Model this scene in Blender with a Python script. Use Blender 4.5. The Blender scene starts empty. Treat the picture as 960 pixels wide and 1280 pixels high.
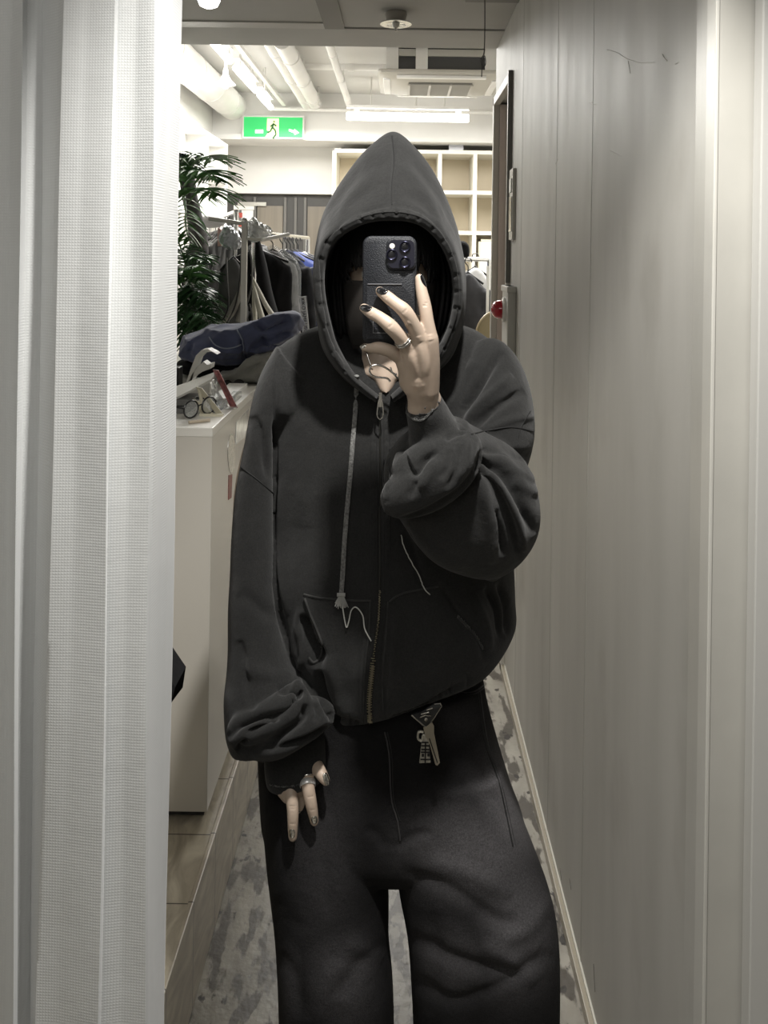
import bpy, bmesh, math, random
import numpy as np
from mathutils import Vector, Matrix
from mathutils.bvhtree import BVHTree
random.seed(7)
C = bpy.context.scene
COL = C.collection
F, CX, CY, CAMH, ROLL = 1080.0, 500.0, 318.0, 1.55, math.radians(0.8)
cr, sr = math.cos(ROLL), math.sin(ROLL)
def P(px, py, d):
    u = (px-CX)/F*d; v = (CY-py)/F*d
    return Vector((u*cr-v*sr, d, CAMH+u*sr+v*cr))
def proj(V):                                   # numpy Nx3 -> px, py
    x, y, z = V[:, 0], V[:, 1], V[:, 2]-CAMH
    u = x*cr+z*sr; v = -x*sr+z*cr
    return CX+u*F/y, CY-v*F/y

# ------------------------------------------------------------------ materials
MATS = {}
def mat(name, col, rough=.6, metal=0., var=0., vscale=8., bump=0., bscale=300., emit=0., sheen=0., coat=0.,
        trans=0., alpha=1., stretch=(1, 1, 1), spec=.5, bdist=.002):
    if name in MATS: return MATS[name]
    m = bpy.data.materials.new(name); m.use_nodes = True
    nt = m.node_tree; b = nt.nodes['Principled BSDF']; L = nt.links
    c = (*col, 1)
    b.inputs['Base Color'].default_value = c
    b.inputs['Roughness'].default_value = rough
    b.inputs['Metallic'].default_value = metal
    b.inputs['Specular IOR Level'].default_value = spec
    if sheen: b.inputs['Sheen Weight'].default_value = sheen; b.inputs['Sheen Roughness'].default_value = .5
    if coat: b.inputs['Coat Weight'].default_value = coat
    if trans: b.inputs['Transmission Weight'].default_value = trans
    if alpha < 1: b.inputs['Alpha'].default_value = alpha
    if emit: b.inputs['Emission Color'].default_value = c; b.inputs['Emission Strength'].default_value = emit
    if var or bump:
        tc = nt.nodes.new('ShaderNodeTexCoord'); mp = nt.nodes.new('ShaderNodeMapping')
        mp.inputs['Scale'].default_value = stretch; L.new(tc.outputs['Object'], mp.inputs[0])
    if var:
        n = nt.nodes.new('ShaderNodeTexNoise'); n.inputs['Scale'].default_value = vscale; n.inputs['Detail'].default_value = 6
        L.new(mp.outputs[0], n.inputs['Vector'])
        r = nt.nodes.new('ShaderNodeValToRGB')
        r.color_ramp.elements[0].position = .3; r.color_ramp.elements[1].position = .7
        r.color_ramp.elements[0].color = (*[v*(1-var) for v in col], 1)
        r.color_ramp.elements[1].color = (*[min(1, v*(1+var)) for v in col], 1)
        L.new(n.outputs['Fac'], r.inputs[0]); L.new(r.outputs[0], b.inputs['Base Color'])
        if emit: L.new(r.outputs[0], b.inputs['Emission Color'])
    if bump:
        n2 = nt.nodes.new('ShaderNodeTexNoise'); n2.inputs['Scale'].default_value = bscale; n2.inputs['Detail'].default_value = 3
        L.new(mp.outputs[0], n2.inputs['Vector'])
        bp = nt.nodes.new('ShaderNodeBump'); bp.inputs['Strength'].default_value = bump; bp.inputs['Distance'].default_value = bdist
        L.new(n2.outputs['Fac'], bp.inputs['Height']); L.new(bp.outputs[0], b.inputs['Normal'])
    MATS[name] = m
    return m

# ------------------------------------------------------------------ mesh helpers
class MB:
    def __init__(s): s.v = []; s.f = []; s.flat = False
    def add(s, vs, fs):
        o = len(s.v); s.v += [tuple(v) for v in vs]; s.f += [tuple(i+o for i in f) for f in fs]; return s
    def box(s, a, b):
        x0, y0, z0 = [min(a[i], b[i]) for i in range(3)]; x1, y1, z1 = [max(a[i], b[i]) for i in range(3)]
        return s.add([(x0,y0,z0),(x1,y0,z0),(x1,y1,z0),(x0,y1,z0),(x0,y0,z1),(x1,y0,z1),(x1,y1,z1),(x0,y1,z1)],
                     [(0,3,2,1),(4,5,6,7),(0,1,5,4),(1,2,6,5),(2,3,7,6),(3,0,4,7)])
    def slab(s, c, ax, ay, az):                # oriented box, half-extent vectors
        c, ax, ay, az = map(Vector, (c, ax, ay, az))
        return s.add([c+i*ax+j*ay+k*az for i, j, k in ((-1,-1,-1),(1,-1,-1),(1,1,-1),(-1,1,-1),(-1,-1,1),(1,-1,1),(1,1,1),(-1,1,1))],
                     [(0,3,2,1),(4,5,6,7),(0,1,5,4),(1,2,6,5),(2,3,7,6),(3,0,4,7)])
    def prism(s, pts, ext):
        n = len(pts); e = Vector(ext)
        return s.add([Vector(p) for p in pts]+[Vector(p)+e for p in pts],
                     [tuple(range(n))[::-1], tuple(range(n, 2*n))]+[(i, (i+1) % n, (i+1) % n+n, i+n) for i in range(n)])
    def loft(s, rings, cap=True):
        n = len(rings[0]); vs = [p for r in rings for p in r]; fs = []
        for k in range(len(rings)-1):
            for i in range(n):
                j = (i+1) % n; fs.append((k*n+i, k*n+j, (k+1)*n+j, (k+1)*n+i))
        if cap: fs += [tuple(range(n))[::-1], tuple((len(rings)-1)*n+i for i in range(n))]
        return s.add(vs, fs)
    def tube(s, path, r, n=8, cap=True, flat=1., up=None):
        path = [Vector(p) for p in path]; k = len(path)
        rs = r if isinstance(r, (list, tuple)) else [r]*k
        rings = []; prev = None
        for i, p in enumerate(path):
            t = (path[min(i+1, k-1)]-path[max(i-1, 0)])
            if t.length < 1e-9: t = Vector((0, 0, 1))
            t.normalize()
            if prev is None:
                a = Vector(up) if up else (Vector((0, 0, 1)) if abs(t.z) < .9 else Vector((1, 0, 0)))
            else: a = prev
            a = (a - t*a.dot(t)).normalized(); prev = a; b = t.cross(a)
            rings.append([p+a*math.cos(2*math.pi*q/n)*rs[i]*flat+b*math.sin(2*math.pi*q/n)*rs[i] for q in range(n)])
        return s.loft(rings, cap)
    def ball(s, c, r, n=12, m=8, sc=(1, 1, 1)):
        c = Vector(c); rings = []
        for k in range(1, m):
            th = math.pi*k/m
            rings.append([c+Vector((math.sin(th)*math.cos(2*math.pi*q/n)*r*sc[0], math.sin(th)*math.sin(2*math.pi*q/n)*r*sc[1], math.cos(th)*r*sc[2])) for q in range(n)])
        return s.loft(rings[::-1])
    def lathe(s, c, prof, n=24, axis='z'):
        c = Vector(c); rings = []
        for r, h in prof:
            ring = []
            for q in range(n):
                a = 2*math.pi*q/n; x, y = r*math.cos(a), r*math.sin(a)
                ring.append(c+(Vector((x, y, h)) if axis == 'z' else Vector((h, x, y)) if axis == 'x' else Vector((x, -h, y))))
            rings.append(ring)
        return s.loft(rings)
    def grid(s, rows, closeu=False):
        n = len(rows[0]); vs = [p for r in rows for p in r]; fs = []
        for k in range(len(rows)-1):
            for i in range(n if closeu else n-1):
                j = (i+1) % n; fs.append((k*n+i, k*n+j, (k+1)*n+j, (k+1)*n+i))
        return s.add(vs, fs)
ORI = {}
def setp(o, label=None, cat=None, group=None, kind=None):
    if label: o['label'] = label
    if cat: o['category'] = cat
    if group: o['group'] = group
    if kind: o['kind'] = kind
    return o
def thing(name, label, cat, loc, group=None):
    o = bpy.data.objects.new(name, None); COL.objects.link(o); o.empty_display_size = .05
    o.location = loc; ORI[o.name] = Vector(loc)
    return setp(o, label, cat, group)
def obj(name, mb, m, parent=None, smooth=False, bevel=0, label=None, cat=None, group=None, kind=None, solid=0, fixn=True, origin=None, sharp=40):
    if isinstance(mb, MB):
        me = bpy.data.meshes.new(name); me.from_pydata(mb.v, [], mb.f); me.update()
    else: me = mb
    bm = bmesh.new(); bm.from_mesh(me)
    if fixn: bmesh.ops.recalc_face_normals(bm, faces=bm.faces)
    if bevel: bmesh.ops.bevel(bm, geom=bm.edges[:], offset=bevel, segments=2, affect='EDGES', profile=.6)
    bm.to_mesh(me); bm.free()
    if parent is not None: og = ORI[parent.name]
    elif origin is not None: og = Vector(origin)
    else:
        n = len(me.vertices); a = np.empty(n*3); me.vertices.foreach_get('co', a); a = a.reshape(-1, 3)
        mn, mx = a.min(0), a.max(0); og = Vector(((mn[0]+mx[0])/2, (mn[1]+mx[1])/2, mn[2]))
    me.transform(Matrix.Translation(-og))
    if smooth:
        me.shade_smooth()
        if sharp < 180:
            try: me.set_sharp_from_angle(angle=math.radians(sharp))
            except Exception: pass
    me.materials.clear(); me.materials.append(m)
    o = bpy.data.objects.new(name, me); COL.objects.link(o)
    if parent is not None: o.parent = parent
    else: o.location = og
    ORI[o.name] = og
    if solid:
        md = o.modifiers.new('Solidify', 'SOLIDIFY'); md.thickness = solid; md.offset = 0
    return setp(o, label, cat, group, kind)
def struct(name, mb, m, **k): return obj(name, mb, m, kind='structure', **k)
def copy_tree(o, parent=None):
    c = o.copy(); COL.objects.link(c); c.parent = parent; ORI[c.name] = ORI.get(o.name, Vector((0, 0, 0))).copy()
    for ch in list(o.children): copy_tree(ch, c)
    return c
def evaluated(ob):
    bpy.context.view_layer.update()
    dg = bpy.context.evaluated_depsgraph_get()
    return bpy.data.meshes.new_from_object(ob.evaluated_get(dg))
def remesh(mb, voxel):
    me = bpy.data.meshes.new('tmp'); me.from_pydata(mb.v, [], mb.f)
    bm = bmesh.new(); bm.from_mesh(me)
    bmesh.ops.triangulate(bm, faces=bm.faces)
    bm.to_mesh(me); bm.free()
    o = bpy.data.objects.new('tmp', me); COL.objects.link(o)
    md = o.modifiers.new('r', 'REMESH'); md.mode = 'VOXEL'; md.voxel_size = voxel; md.use_smooth_shade = True
    out = evaluated(o); bpy.data.objects.remove(o); bpy.data.meshes.remove(me)
    return out
def co(me):
    a = np.empty(len(me.vertices)*3); me.vertices.foreach_get('co', a); return a.reshape(-1, 3)
def setco(me, a): me.vertices.foreach_set('co', a.ravel()); me.update()
def nrm(me):
    a = np.empty(len(me.vertices)*3); me.vertex_normals.foreach_get('vector', a); return a.reshape(-1, 3)
def smooth(me, it, lam=.5):
    e = np.empty(len(me.edges)*2, dtype=np.int64); me.edges.foreach_get('vertices', e); e = e.reshape(-1, 2)
    n = len(me.vertices); deg = np.bincount(e.ravel(), minlength=n).clip(1)
    a = co(me)
    for _ in range(it):
        s = np.zeros_like(a)
        for k in range(3):
            s[:, k] = np.bincount(e[:, 0], a[e[:, 1], k], n)+np.bincount(e[:, 1], a[e[:, 0], k], n)
        a += lam*(s/deg[:, None]-a)
    setco(me, a)
def catmull(pts, n):
    pts = [Vector(p) for p in pts]; out = []; k = len(pts)
    for i in range(k-1):
        p0, p1, p2, p3 = pts[max(i-1, 0)], pts[i], pts[i+1], pts[min(i+2, k-1)]
        for j in range(n):
            t = j/n
            out.append(.5*((2*p1)+(p2-p0)*t+(2*p0-5*p1+4*p2-p3)*t*t+(3*p1-p0-3*p2+p3)*t**3))
    out.append(pts[-1]); return out
def ringset(spec, sub=5, n=40, ex=2.3, perp=True):
    """spec rows: (Lx,Ly,Rx,Ry,depth,halfthick[,dR]) -> list of rings, smooth interpolated"""
    rows = []
    for r in spec:
        dR = r[6] if len(r) > 6 else r[4]
        rows.append((P(r[0], r[1], r[4]), P(r[2], r[3], dR), r[5]))
    Ls = catmull([r[0] for r in rows], sub); Rs = catmull([r[1] for r in rows], sub)
    T = [v.x for v in catmull([(r[2], 0, 0) for r in rows], sub)]
    cs = [(a+b)/2 for a, b in zip(Ls, Rs)]; rings = []
    for i, c in enumerate(cs):
        a = (Rs[i]-Ls[i])/2
        t = (cs[min(i+1, len(cs)-1)]-cs[max(i-1, 0)])
        if perp and t.length > 1e-6:
            b = a.cross(t.normalized()); b.normalize()
            if b.y < 0: b = -b
        else: b = Vector((0, 1, 0))
        ring = []
        for q in range(n):
            th = 2*math.pi*q/n; cc, ss = math.cos(th), math.sin(th)
            ring.append(c+a*math.copysign(abs(cc)**(2/ex), cc)+b*T[i]*math.copysign(abs(ss)**(2/ex), ss))
        rings.append(ring)
    return rings
def seg_dist(px, py, poly):
    """distance to polyline (px), signed side, arclen param 0..1"""
    best = np.full(px.shape, 1e9); side = np.zeros(px.shape); par = np.zeros(px.shape); tot = 0
    lens = [math.dist(poly[i], poly[i+1]) for i in range(len(poly)-1)]; S = sum(lens)
    for i, l in enumerate(lens):
        ax, ay = poly[i]; bx, by = poly[i+1]; dx, dy = bx-ax, by-ay
        t = np.clip(((px-ax)*dx+(py-ay)*dy)/(l*l), 0, 1)
        d = np.hypot(px-ax-t*dx, py-ay-t*dy); m = d < best
        best[m] = d[m]; side[m] = np.sign(dx*(py-ay)-dy*(px-ax))[m]; par[m] = ((tot+t*l)/S)[m]; tot += l
    return best, side, par
def sculpt(me, strokes, front_only=True, depth_range=None):
    """each stroke: (poly, amp_mm, width_px, kind) kind 'g' gaussian groove or ridge, 's' step lifting the left side"""
    for st in strokes:
        poly, amp, w = st[0], st[1], st[2]; kind = st[3] if len(st) > 3 else 'g'
        rng = st[4] if len(st) > 4 else None
        if len(poly) > 2: poly = [(p.x, p.y) for p in catmull([(a, b, 0) for a, b in poly], 4)]
        a = co(me); n = nrm(me); px, py = proj(a)
        d, side, par = seg_dist(px, py, poly)
        taper = np.clip(np.minimum(par, 1-par)*5, 0.0, 1)**.6 if kind != 'e' else 1
        if kind == 's': wgt = np.where(side > 0, np.exp(-(d/w)**1.2), np.exp(-(d/1.6)**2))
        else: wgt = np.exp(-(d/w)**2)
        view = a-np.array([0, 0, CAMH]); view /= np.linalg.norm(view, axis=1)[:, None]
        fr = -(n*view).sum(1)
        wgt = wgt*np.clip(fr*4, 0, 1)*taper
        if rng: wgt = wgt*((a[:, 1] > rng[0]) & (a[:, 1] < rng[1]))
        a += n*(wgt*amp*.001)[:, None]
        setco(me, a)
class Surf:
    def __init__(s, *mes):
        vs = []; fs = []
        for me in mes:
            o = len(vs); vs += [v.co.copy() for v in me.vertices]; fs += [tuple(i+o for i in p.vertices) for p in me.polygons]
        s.b = BVHTree.FromPolygons(vs, fs)
    def at(s, px, py, off=0., dmin=.3):
        o = Vector((0, 0, CAMH)); d = (P(px, py, 1.)-o).normalized()
        h = s.b.ray_cast(o+d*dmin, d)
        if h[0] is None: return None
        n = h[1] if h[1].dot(d) < 0 else -h[1]
        s.n = n
        return h[0]+n*off
    def line(s, poly, off=.0, sub=6, z=None):
        pts = catmull([(a, b, 0) for a, b in poly], sub) if len(poly) > 1 else poly
        out = [s.at(p.x, p.y, off) for p in pts]
        return [p for p in out if p is not None]
# ================================================================== CAMERA
cam = bpy.data.cameras.new('camera'); camo = bpy.data.objects.new('camera', cam); COL.objects.link(camo)
cam.sensor_fit = 'VERTICAL'; cam.sensor_height = 36; cam.sensor_width = 27; cam.lens = F/1280*36
cam.shift_x = -(CX-480)/1280; cam.shift_y = -(640-CY)/1280; cam.clip_start = .05
camo.location = (0, 0, CAMH)
camo.rotation_mode = 'QUATERNION'
camo.rotation_quaternion = (Matrix.Rotation(math.pi/2, 3, 'X') @ Matrix.Rotation(ROLL, 3, 'Z')).to_quaternion()
C.camera = camo

# ================================================================== MATERIALS
M_wall_w = mat('white plaster', (.80, .79, .76), .7, var=.04, vscale=3, bump=.15, bscale=90)
M_ceil = mat('grey ceiling paint', (.42, .41, .385), .7, var=.04, vscale=4, bump=.1, bscale=60)
M_ceilw = mat('white ceiling paint', (.66, .65, .62), .75, var=.05, vscale=2)
M_trim = mat('cream painted trim', (.43, .42, .385), .38, var=.05, vscale=9, bump=.08, bscale=40)
M_trimlit = mat('pale trim and highlight', (.52, .51, .47), .35, var=.05, vscale=9)
M_dark = mat('dark gap', (.03, .03, .03), .8)
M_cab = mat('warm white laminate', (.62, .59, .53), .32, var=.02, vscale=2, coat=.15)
M_frame = mat('dark grey door frame', (.065, .062, .058), .5)
M_pane = mat('tan blinds behind glass', (.21, .185, .15), .35, var=.12, vscale=3, stretch=(9, 9, .4))
M_shelf = mat('white shelf board', (.82, .79, .70), .5)
M_shelfback = mat('cream shelf back', (.78, .69, .54), .6, var=.05, vscale=2)
M_chrome = mat('chrome', (.75, .75, .74), .18, 1.)
M_steel = mat('brushed steel', (.55, .54, .50), .38, .8)
M_plw = mat('white plastic', (.78, .77, .73), .4)
M_white = mat('white pipe', (.86, .85, .82), .5, var=.04, vscale=5)
M_tube = mat('tube light glow', (1., .98, .94), .4, emit=5.)
M_bulb = mat('bulb glow', (1., .98, .94), .4, emit=5.)
M_red = mat('red lamp plastic', (.42, .01, .025), .15, coat=.8)
M_black = mat('black fabric', (.008, .008, .009), .9, sheen=.0, spec=.2, var=.3, vscale=20, bump=.3, bscale=150)
M_blackp = mat('black plastic', (.012, .012, .013), .3)
M_door = mat('pale pink door leaf', (.62, .55, .50), .5)

def wall_grey():
    m = bpy.data.materials.new('satin grey wall paint'); m.use_nodes = True
    nt = m.node_tree; b = nt.nodes['Principled BSDF']; L = nt.links; N = nt.nodes.new
    tc = N('ShaderNodeTexCoord')
    def noise(sc, st, det=5):
        mp = N('ShaderNodeMapping'); mp.inputs['Scale'].default_value = st; L.new(tc.outputs['Object'], mp.inputs[0])
        n = N('ShaderNodeTexNoise'); n.inputs['Scale'].default_value = sc; n.inputs['Detail'].default_value = det
        L.new(mp.outputs[0], n.inputs['Vector']); return n
    n1 = noise(2.2, (1, 3, .6)); r = N('ShaderNodeValToRGB')
    r.color_ramp.elements[0].position = .3; r.color_ramp.elements[0].color = (.42, .41, .378, 1)
    r.color_ramp.elements[1].position = .72; r.color_ramp.elements[1].color = (.51, .497, .462, 1)
    L.new(n1.outputs[0], r.inputs[0])
    n2 = noise(3.5, (1, 1.2, .8)); r2 = N('ShaderNodeValToRGB')        # scuffs and grime
    r2.color_ramp.elements[0].position = .56; r2.color_ramp.elements[0].color = (1, 1, 1, 1)
    r2.color_ramp.elements[1].position = .75; r2.color_ramp.elements[1].color = (.74, .72, .70, 1)
    L.new(n2.outputs[0], r2.inputs[0])
    mx = N('ShaderNodeMixRGB'); mx.blend_type = 'MULTIPLY'; mx.inputs[0].default_value = .7
    L.new(r.outputs[0], mx.inputs[1]); L.new(r2.outputs[0], mx.inputs[2]); L.new(mx.outputs[0], b.inputs['Base Color'])
    n3 = noise(3, (1, 4, .5)); r3 = N('ShaderNodeMapRange'); r3.inputs['To Min'].default_value = .42; r3.inputs['To Max'].default_value = .58
    L.new(n3.outputs[0], r3.inputs[0]); L.new(r3.outputs[0], b.inputs['Roughness'])
    n4 = noise(6, (1, 5, .35), 3); bp = N('ShaderNodeBump'); bp.inputs['Strength'].default_value = .10; bp.inputs['Distance'].default_value = .004
    L.new(n4.outputs[0], bp.inputs['Height']); L.new(bp.outputs[0], b.inputs['Normal'])
    b.inputs['Specular IOR Level'].default_value = .22
    return m
M_wall = wall_grey()

def concrete():
    m = bpy.data.materials.new('worn concrete'); m.use_nodes = True
    nt = m.node_tree; b = nt.nodes['Principled BSDF']; L = nt.links; N = nt.nodes.new
    tc = N('ShaderNodeTexCoord')
    def noise(sc, st=(1, 1, 1), det=6, dist=0):
        mp = N('ShaderNodeMapping'); mp.inputs['Scale'].default_value = st; L.new(tc.outputs['Object'], mp.inputs[0])
        n = N('ShaderNodeTexNoise'); n.inputs['Scale'].default_value = sc; n.inputs['Detail'].default_value = det
        n.inputs['Distortion'].default_value = dist
        L.new(mp.outputs[0], n.inputs['Vector']); return n
    def ramp(src, p0, c0, p1, c1):
        r = N('ShaderNodeValToRGB'); r.color_ramp.elements[0].position = p0; r.color_ramp.elements[1].position = p1
        r.color_ramp.elements[0].color = (*c0, 1); r.color_ramp.elements[1].color = (*c1, 1); L.new(src.outputs[0], r.inputs[0]); return r
    base = ramp(noise(11, (1, .6, 1), 10), .3, (.22, .203, .17), .68, (.44, .415, .36))
    p = ramp(noise(15, (1.8, .7, 1), 12, .2), .49, (0, 0, 0), .56, (1, 1, 1))
    mx = N('ShaderNodeMixRGB'); mx.inputs[2].default_value = (.085, .073, .058, 1)
    L.new(p.outputs[0], mx.inputs[0]); L.new(base.outputs[0], mx.inputs[1])
    p2 = ramp(noise(24, (1.2, .8, 1), 9, .2), .62, (0, 0, 0), .66, (1, 1, 1))
    mx2 = N('ShaderNodeMixRGB'); mx2.inputs[2].default_value = (.03, .025, .02, 1)
    L.new(p2.outputs[0], mx2.inputs[0]); L.new(mx.outputs[0], mx2.inputs[1]); L.new(mx2.outputs[0], b.inputs['Base Color'])
    b.inputs['Roughness'].default_value = .38
    bp = N('ShaderNodeBump'); bp.inputs['Strength'].default_value = .5; bp.inputs['Distance'].default_value = .004
    n = noise(40); L.new(n.outputs[0], bp.inputs['Height']); L.new(bp.outputs[0], b.inputs['Normal'])
    return m
M_conc = concrete()

def tile():
    m = bpy.data.materials.new('beige stone tile'); m.use_nodes = True
    nt = m.node_tree; b = nt.nodes['Principled BSDF']; L = nt.links; N = nt.nodes.new
    tc = N('ShaderNodeTexCoord')
    mp = N('ShaderNodeMapping'); mp.inputs['Scale'].default_value = (1, .45, 1); mp.inputs['Rotation'].default_value = (0, 0, .5)
    L.new(tc.outputs['Object'], mp.inputs[0])
    n = N('ShaderNodeTexNoise'); n.inputs['Scale'].default_value = 14; n.inputs['Detail'].default_value = 8; n.inputs['Distortion'].default_value = 2.2
    L.new(mp.outputs[0], n.inputs['Vector'])
    r = N('ShaderNodeValToRGB'); r.color_ramp.elements[0].position = .35; r.color_ramp.elements[0].color = (.40, .35, .27, 1)
    r.color_ramp.elements[1].position = .7; r.color_ramp.elements[1].color = (.64, .58, .46, 1)
    L.new(n.outputs[0], r.inputs[0])
    sx = N('ShaderNodeSeparateXYZ'); L.new(tc.outputs['Object'], sx.inputs[0])
    ad = N('ShaderNodeMath'); ad.operation = 'ADD'; ad.inputs[1].default_value = 20*.2103-.083+.0; L.new(sx.outputs['Y'], ad.inputs[0])
    md = N('ShaderNodeMath'); md.operation = 'MODULO'; md.inputs[1].default_value = .2103; L.new(ad.outputs[0], md.inputs[0])
    lt = N('ShaderNodeMath'); lt.operation = 'LESS_THAN'; lt.inputs[1].default_value = .0032; L.new(md.outputs[0], lt.inputs[0])
    mx = N('ShaderNodeMixRGB'); mx.inputs[2].default_value = (.09, .075, .06, 1)
    L.new(lt.outputs[0], mx.inputs[0]); L.new(r.outputs[0], mx.inputs[1]); L.new(mx.outputs[0], b.inputs['Base Color'])
    b.inputs['Roughness'].default_value = .33
    return m
M_tile = tile()

# ================================================================== ROOM SHELL
WX = .41; SX = -.403; SH = .22; LC = 2.46; HC = 2.90; YF = 3.78; YB = 8.05; LX = -1.6; RX = 3.2
struct('floor', MB().box((SX, -.8, -.1), (RX, YB, 0)), M_conc, origin=(0, 0, 0))
struct('floor', MB().box((LX, -.8, -.1), (SX-.012, YB, SH-.004)), M_tile, origin=(0, 0, 0))
struct('trim_1', MB().box((SX-.012, -.8, 0), (SX, YB, SH)), M_tile, bevel=.0025, origin=(0, 0, 0))
struct('wall_right', MB().box((WX, 1.19, 0), (WX+.1, 3.23, LC)).box((WX, 3.23, 2.21), (WX+.1, 3.75, LC)).box((WX, 3.75, 0), (WX+.1, YF, LC)), M_wall, origin=(WX, 2, 0))
struct('wall_right', MB().box((WX+.1, YF-.1, 0), (RX, YF, LC)), M_wall_w)
struct('wall_right', MB().box((RX, YF-.1, 0), (RX+.1, YB, HC)), M_wall_w)
struct('wall_back', MB().box((LX, YB, 0), (RX+.1, YB+.1, HC)), M_wall_w)
struct('wall_left', MB().box((LX-.1, -.8, 0), (LX, YB+.1, HC)), M_wall_w)
struct('wall_front', MB().box((LX, -.9, 0), (RX, -.8, LC)), M_wall_w)
struct('ceiling', MB().box((LX, -.9, LC), (RX, 3.47, LC+.1)).box((LX, 3.485, LC-.004), (RX, YF, HC)), M_ceil)
struct('ceiling', MB().box((LX, YF, HC), (RX+.1, YB+.1, HC+.1)), M_ceilw)
# seams and hatch in the low ceiling
struct('trim_2', MB().box((LX, 3.40, LC-.006), (-.27, 3.48, LC+.01)), M_trim)
struct('trim_3', MB().prism([P(395, 0, 3.0), P(419, 0, 3.0), P(430, 42, 3.47), P(407, 38, 3.44)], (0, 0, .004)) if False else
       MB().box((-.315, 2.2, LC-.007), (-.235, 3.48, LC+.01)), mat('taupe ceiling strip', (.24, .23, .21), .6))
struct('trim_4', MB().box((.22, 2.9, LC-.008), (.41, 3.08, LC+.01)), mat('taupe ceiling strip', (.24, .23, .21), .6))
# beam under the high ceiling + picture rail ledge
struct('trim_5', MB().box((LX, 7.3, 2.52), (RX, YB, HC)).box((LX, 7.27, 2.50), (RX, 7.5, 2.545)), M_wall_w)
# baseboard on the grey wall
struct('baseboard_right', MB().box((WX-.014, 1.19, 0), (WX, YF, .028)), mat('beige skirting', (.36, .32, .25), .4), bevel=.002)
struct('trim_6', MB().box((WX-.004, 1.19, .028), (WX, YF, .036)), mat('pale caulk', (.62, .60, .53), .4))
# booth door post at the right edge
M_post = M_trim
struct('trim_7', MB().box((.404, 1.165, 0), (.46, 1.19, 2.46)), M_post, bevel=.0015)
struct('trim_8', MB().box((.3972, 1.098, 0), (.4025, 1.13, 2.46)), M_trimlit, bevel=.0015)  # thin bead, its highlight line put into the paler colour
struct('trim_9', MB().box((.4025, 1.10, 0), (.4505, 1.165, 2.46)), M_post, bevel=.001)
struct('slot_shade', MB().box((.4505, 1.13, 0), (.47, 1.16, 2.46)), M_dark)  # dark box behind the slot, the gap's shade put into colour
struct('trim_11', MB().box((.4452, 1.07, 0), (.57, 1.095, 2.46)), mat('outer white post', (.50, .495, .47), .4), bevel=.002)

# doorway in the grey wall
fr = struct('door_2', MB().box((WX+.052, 3.23, 0), (WX+.085, 3.75, 2.19)), M_door)
M_jamb = mat('pale grey door casing', (.52, .50, .45), .4)
obj('frame', MB().box((WX-.014, 3.215, 0), (WX+.012, 3.25, 2.235)).box((WX-.014, 3.215, 2.2), (WX+.012, 3.765, 2.235)).box((WX-.014, 3.73, 0), (WX+.012, 3.765, 2.235)), M_jamb, fr, bevel=.002)
obj('frame_edge', MB().box((WX-.017, 3.205, 1.45), (WX-.001, 3.2145, 2.24)), mat('dark grey casing edge', (.17, .165, .15), .4), fr)
obj('reveal', MB().box((WX+.012, 3.715, 0), (WX+.1, 3.75, 2.2)), M_door, fr)

# thin scratches and marks on the grey wall
WR = bpy.data.objects['wall_right']
def wp_(px, py, o=.0003):
    d = P(px, py, 1)-Vector((0, 0, CAMH)); return Vector((0, 0, CAMH))+d*((WX-o)/d.x)
M_scr = mat('pale scratch', (.62, .61, .57), .5); M_scd = mat('dark scuff', (.14, .13, .11), .6)
for k, (pl, r_, m_) in enumerate((([(758,62),(772,66),(784,74),(800,79),(818,78)], .0006, M_scr), ([(828,68),(830,72),(834,76)], .0009, M_scr), ([(844,80),(848,78)], .0009, M_scr), ([(785,76),(788,92)], .0004, M_scr),
        ([(762,188),(776,195)], .0004, M_scr), ([(694,205),(698,198)], .0006, M_scr), ([(738,128),(744,131)], .0005, M_scr), ([(742,1205),(743,1225),(744,1240)], .0009, M_scd),
([(700,1085),(702,1100)], .001, M_scd), ([(712,1098),(714,1112)], .001, M_scd))):
    obj('scratch_mark', MB().tube([wp_(*q) for q in pl], r_, 5), m_, WR)
for px in (654, 697, 741):
    a = wp_(px, 100).y; obj('panel_joint', MB().box((WX-.0006, a-.004, .036), (WX+.001, a+.004, LC)), mat('wall joint', (.36, .35, .315), .5), WR)
# ================================================================== WRITING HELPER
def text_mesh(txt, size, M, ext=.0004):
    cu = bpy.data.curves.new('t', 'FONT'); cu.body = txt; cu.size = size; cu.extrude = ext
    cu.align_x = 'CENTER'; cu.align_y = 'CENTER'
    o = bpy.data.objects.new('t', cu); COL.objects.link(o)
    me = evaluated(o); bpy.data.objects.remove(o); me.transform(M); return me

# ================================================================== FIRE ALARM + SWITCH PANEL ON THE GREY WALL
al = thing('fire_alarm', 'light grey fire alarm box with a round red lamp on the grey wall', 'fire alarm', (WX, 3.1, .8))
zt = P(640, 357, 3.12).z
obj('box', MB().box((WX-.030, 3.03, .62), (WX, 3.19, zt)), M_trimlit, al, bevel=.004)
obj('lid', MB().box((WX-.034, 3.02, zt-.022), (WX, 3.2, zt)), M_trimlit, al, bevel=.003)
obj('lamp_base', MB().lathe((WX-.03, 3.11, P(620, 387, 3.1).z), [(.045, 0), (.045, -.008), (.034, -.012)], axis='x'), M_plw, al, smooth=True)
obj('red_lamp', MB().lathe((WX-.04, 3.11, P(620, 387, 3.1).z), [(.034, 0), (.0335, -.014), (.029, -.026), (.02, -.035), (.008, -.039), (.001, -.04)], axis='x'), M_red, al, smooth=True, label='glossy red domed lamp')
sw = thing('wall_panel', 'slim vertical grey switch panel mounted on the grey wall above the fire alarm', 'switch panel', (WX, 3.15, 1.6))
z0, z1 = P(640, 300, 3.14).z, P(640, 212, 3.14).z
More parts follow.
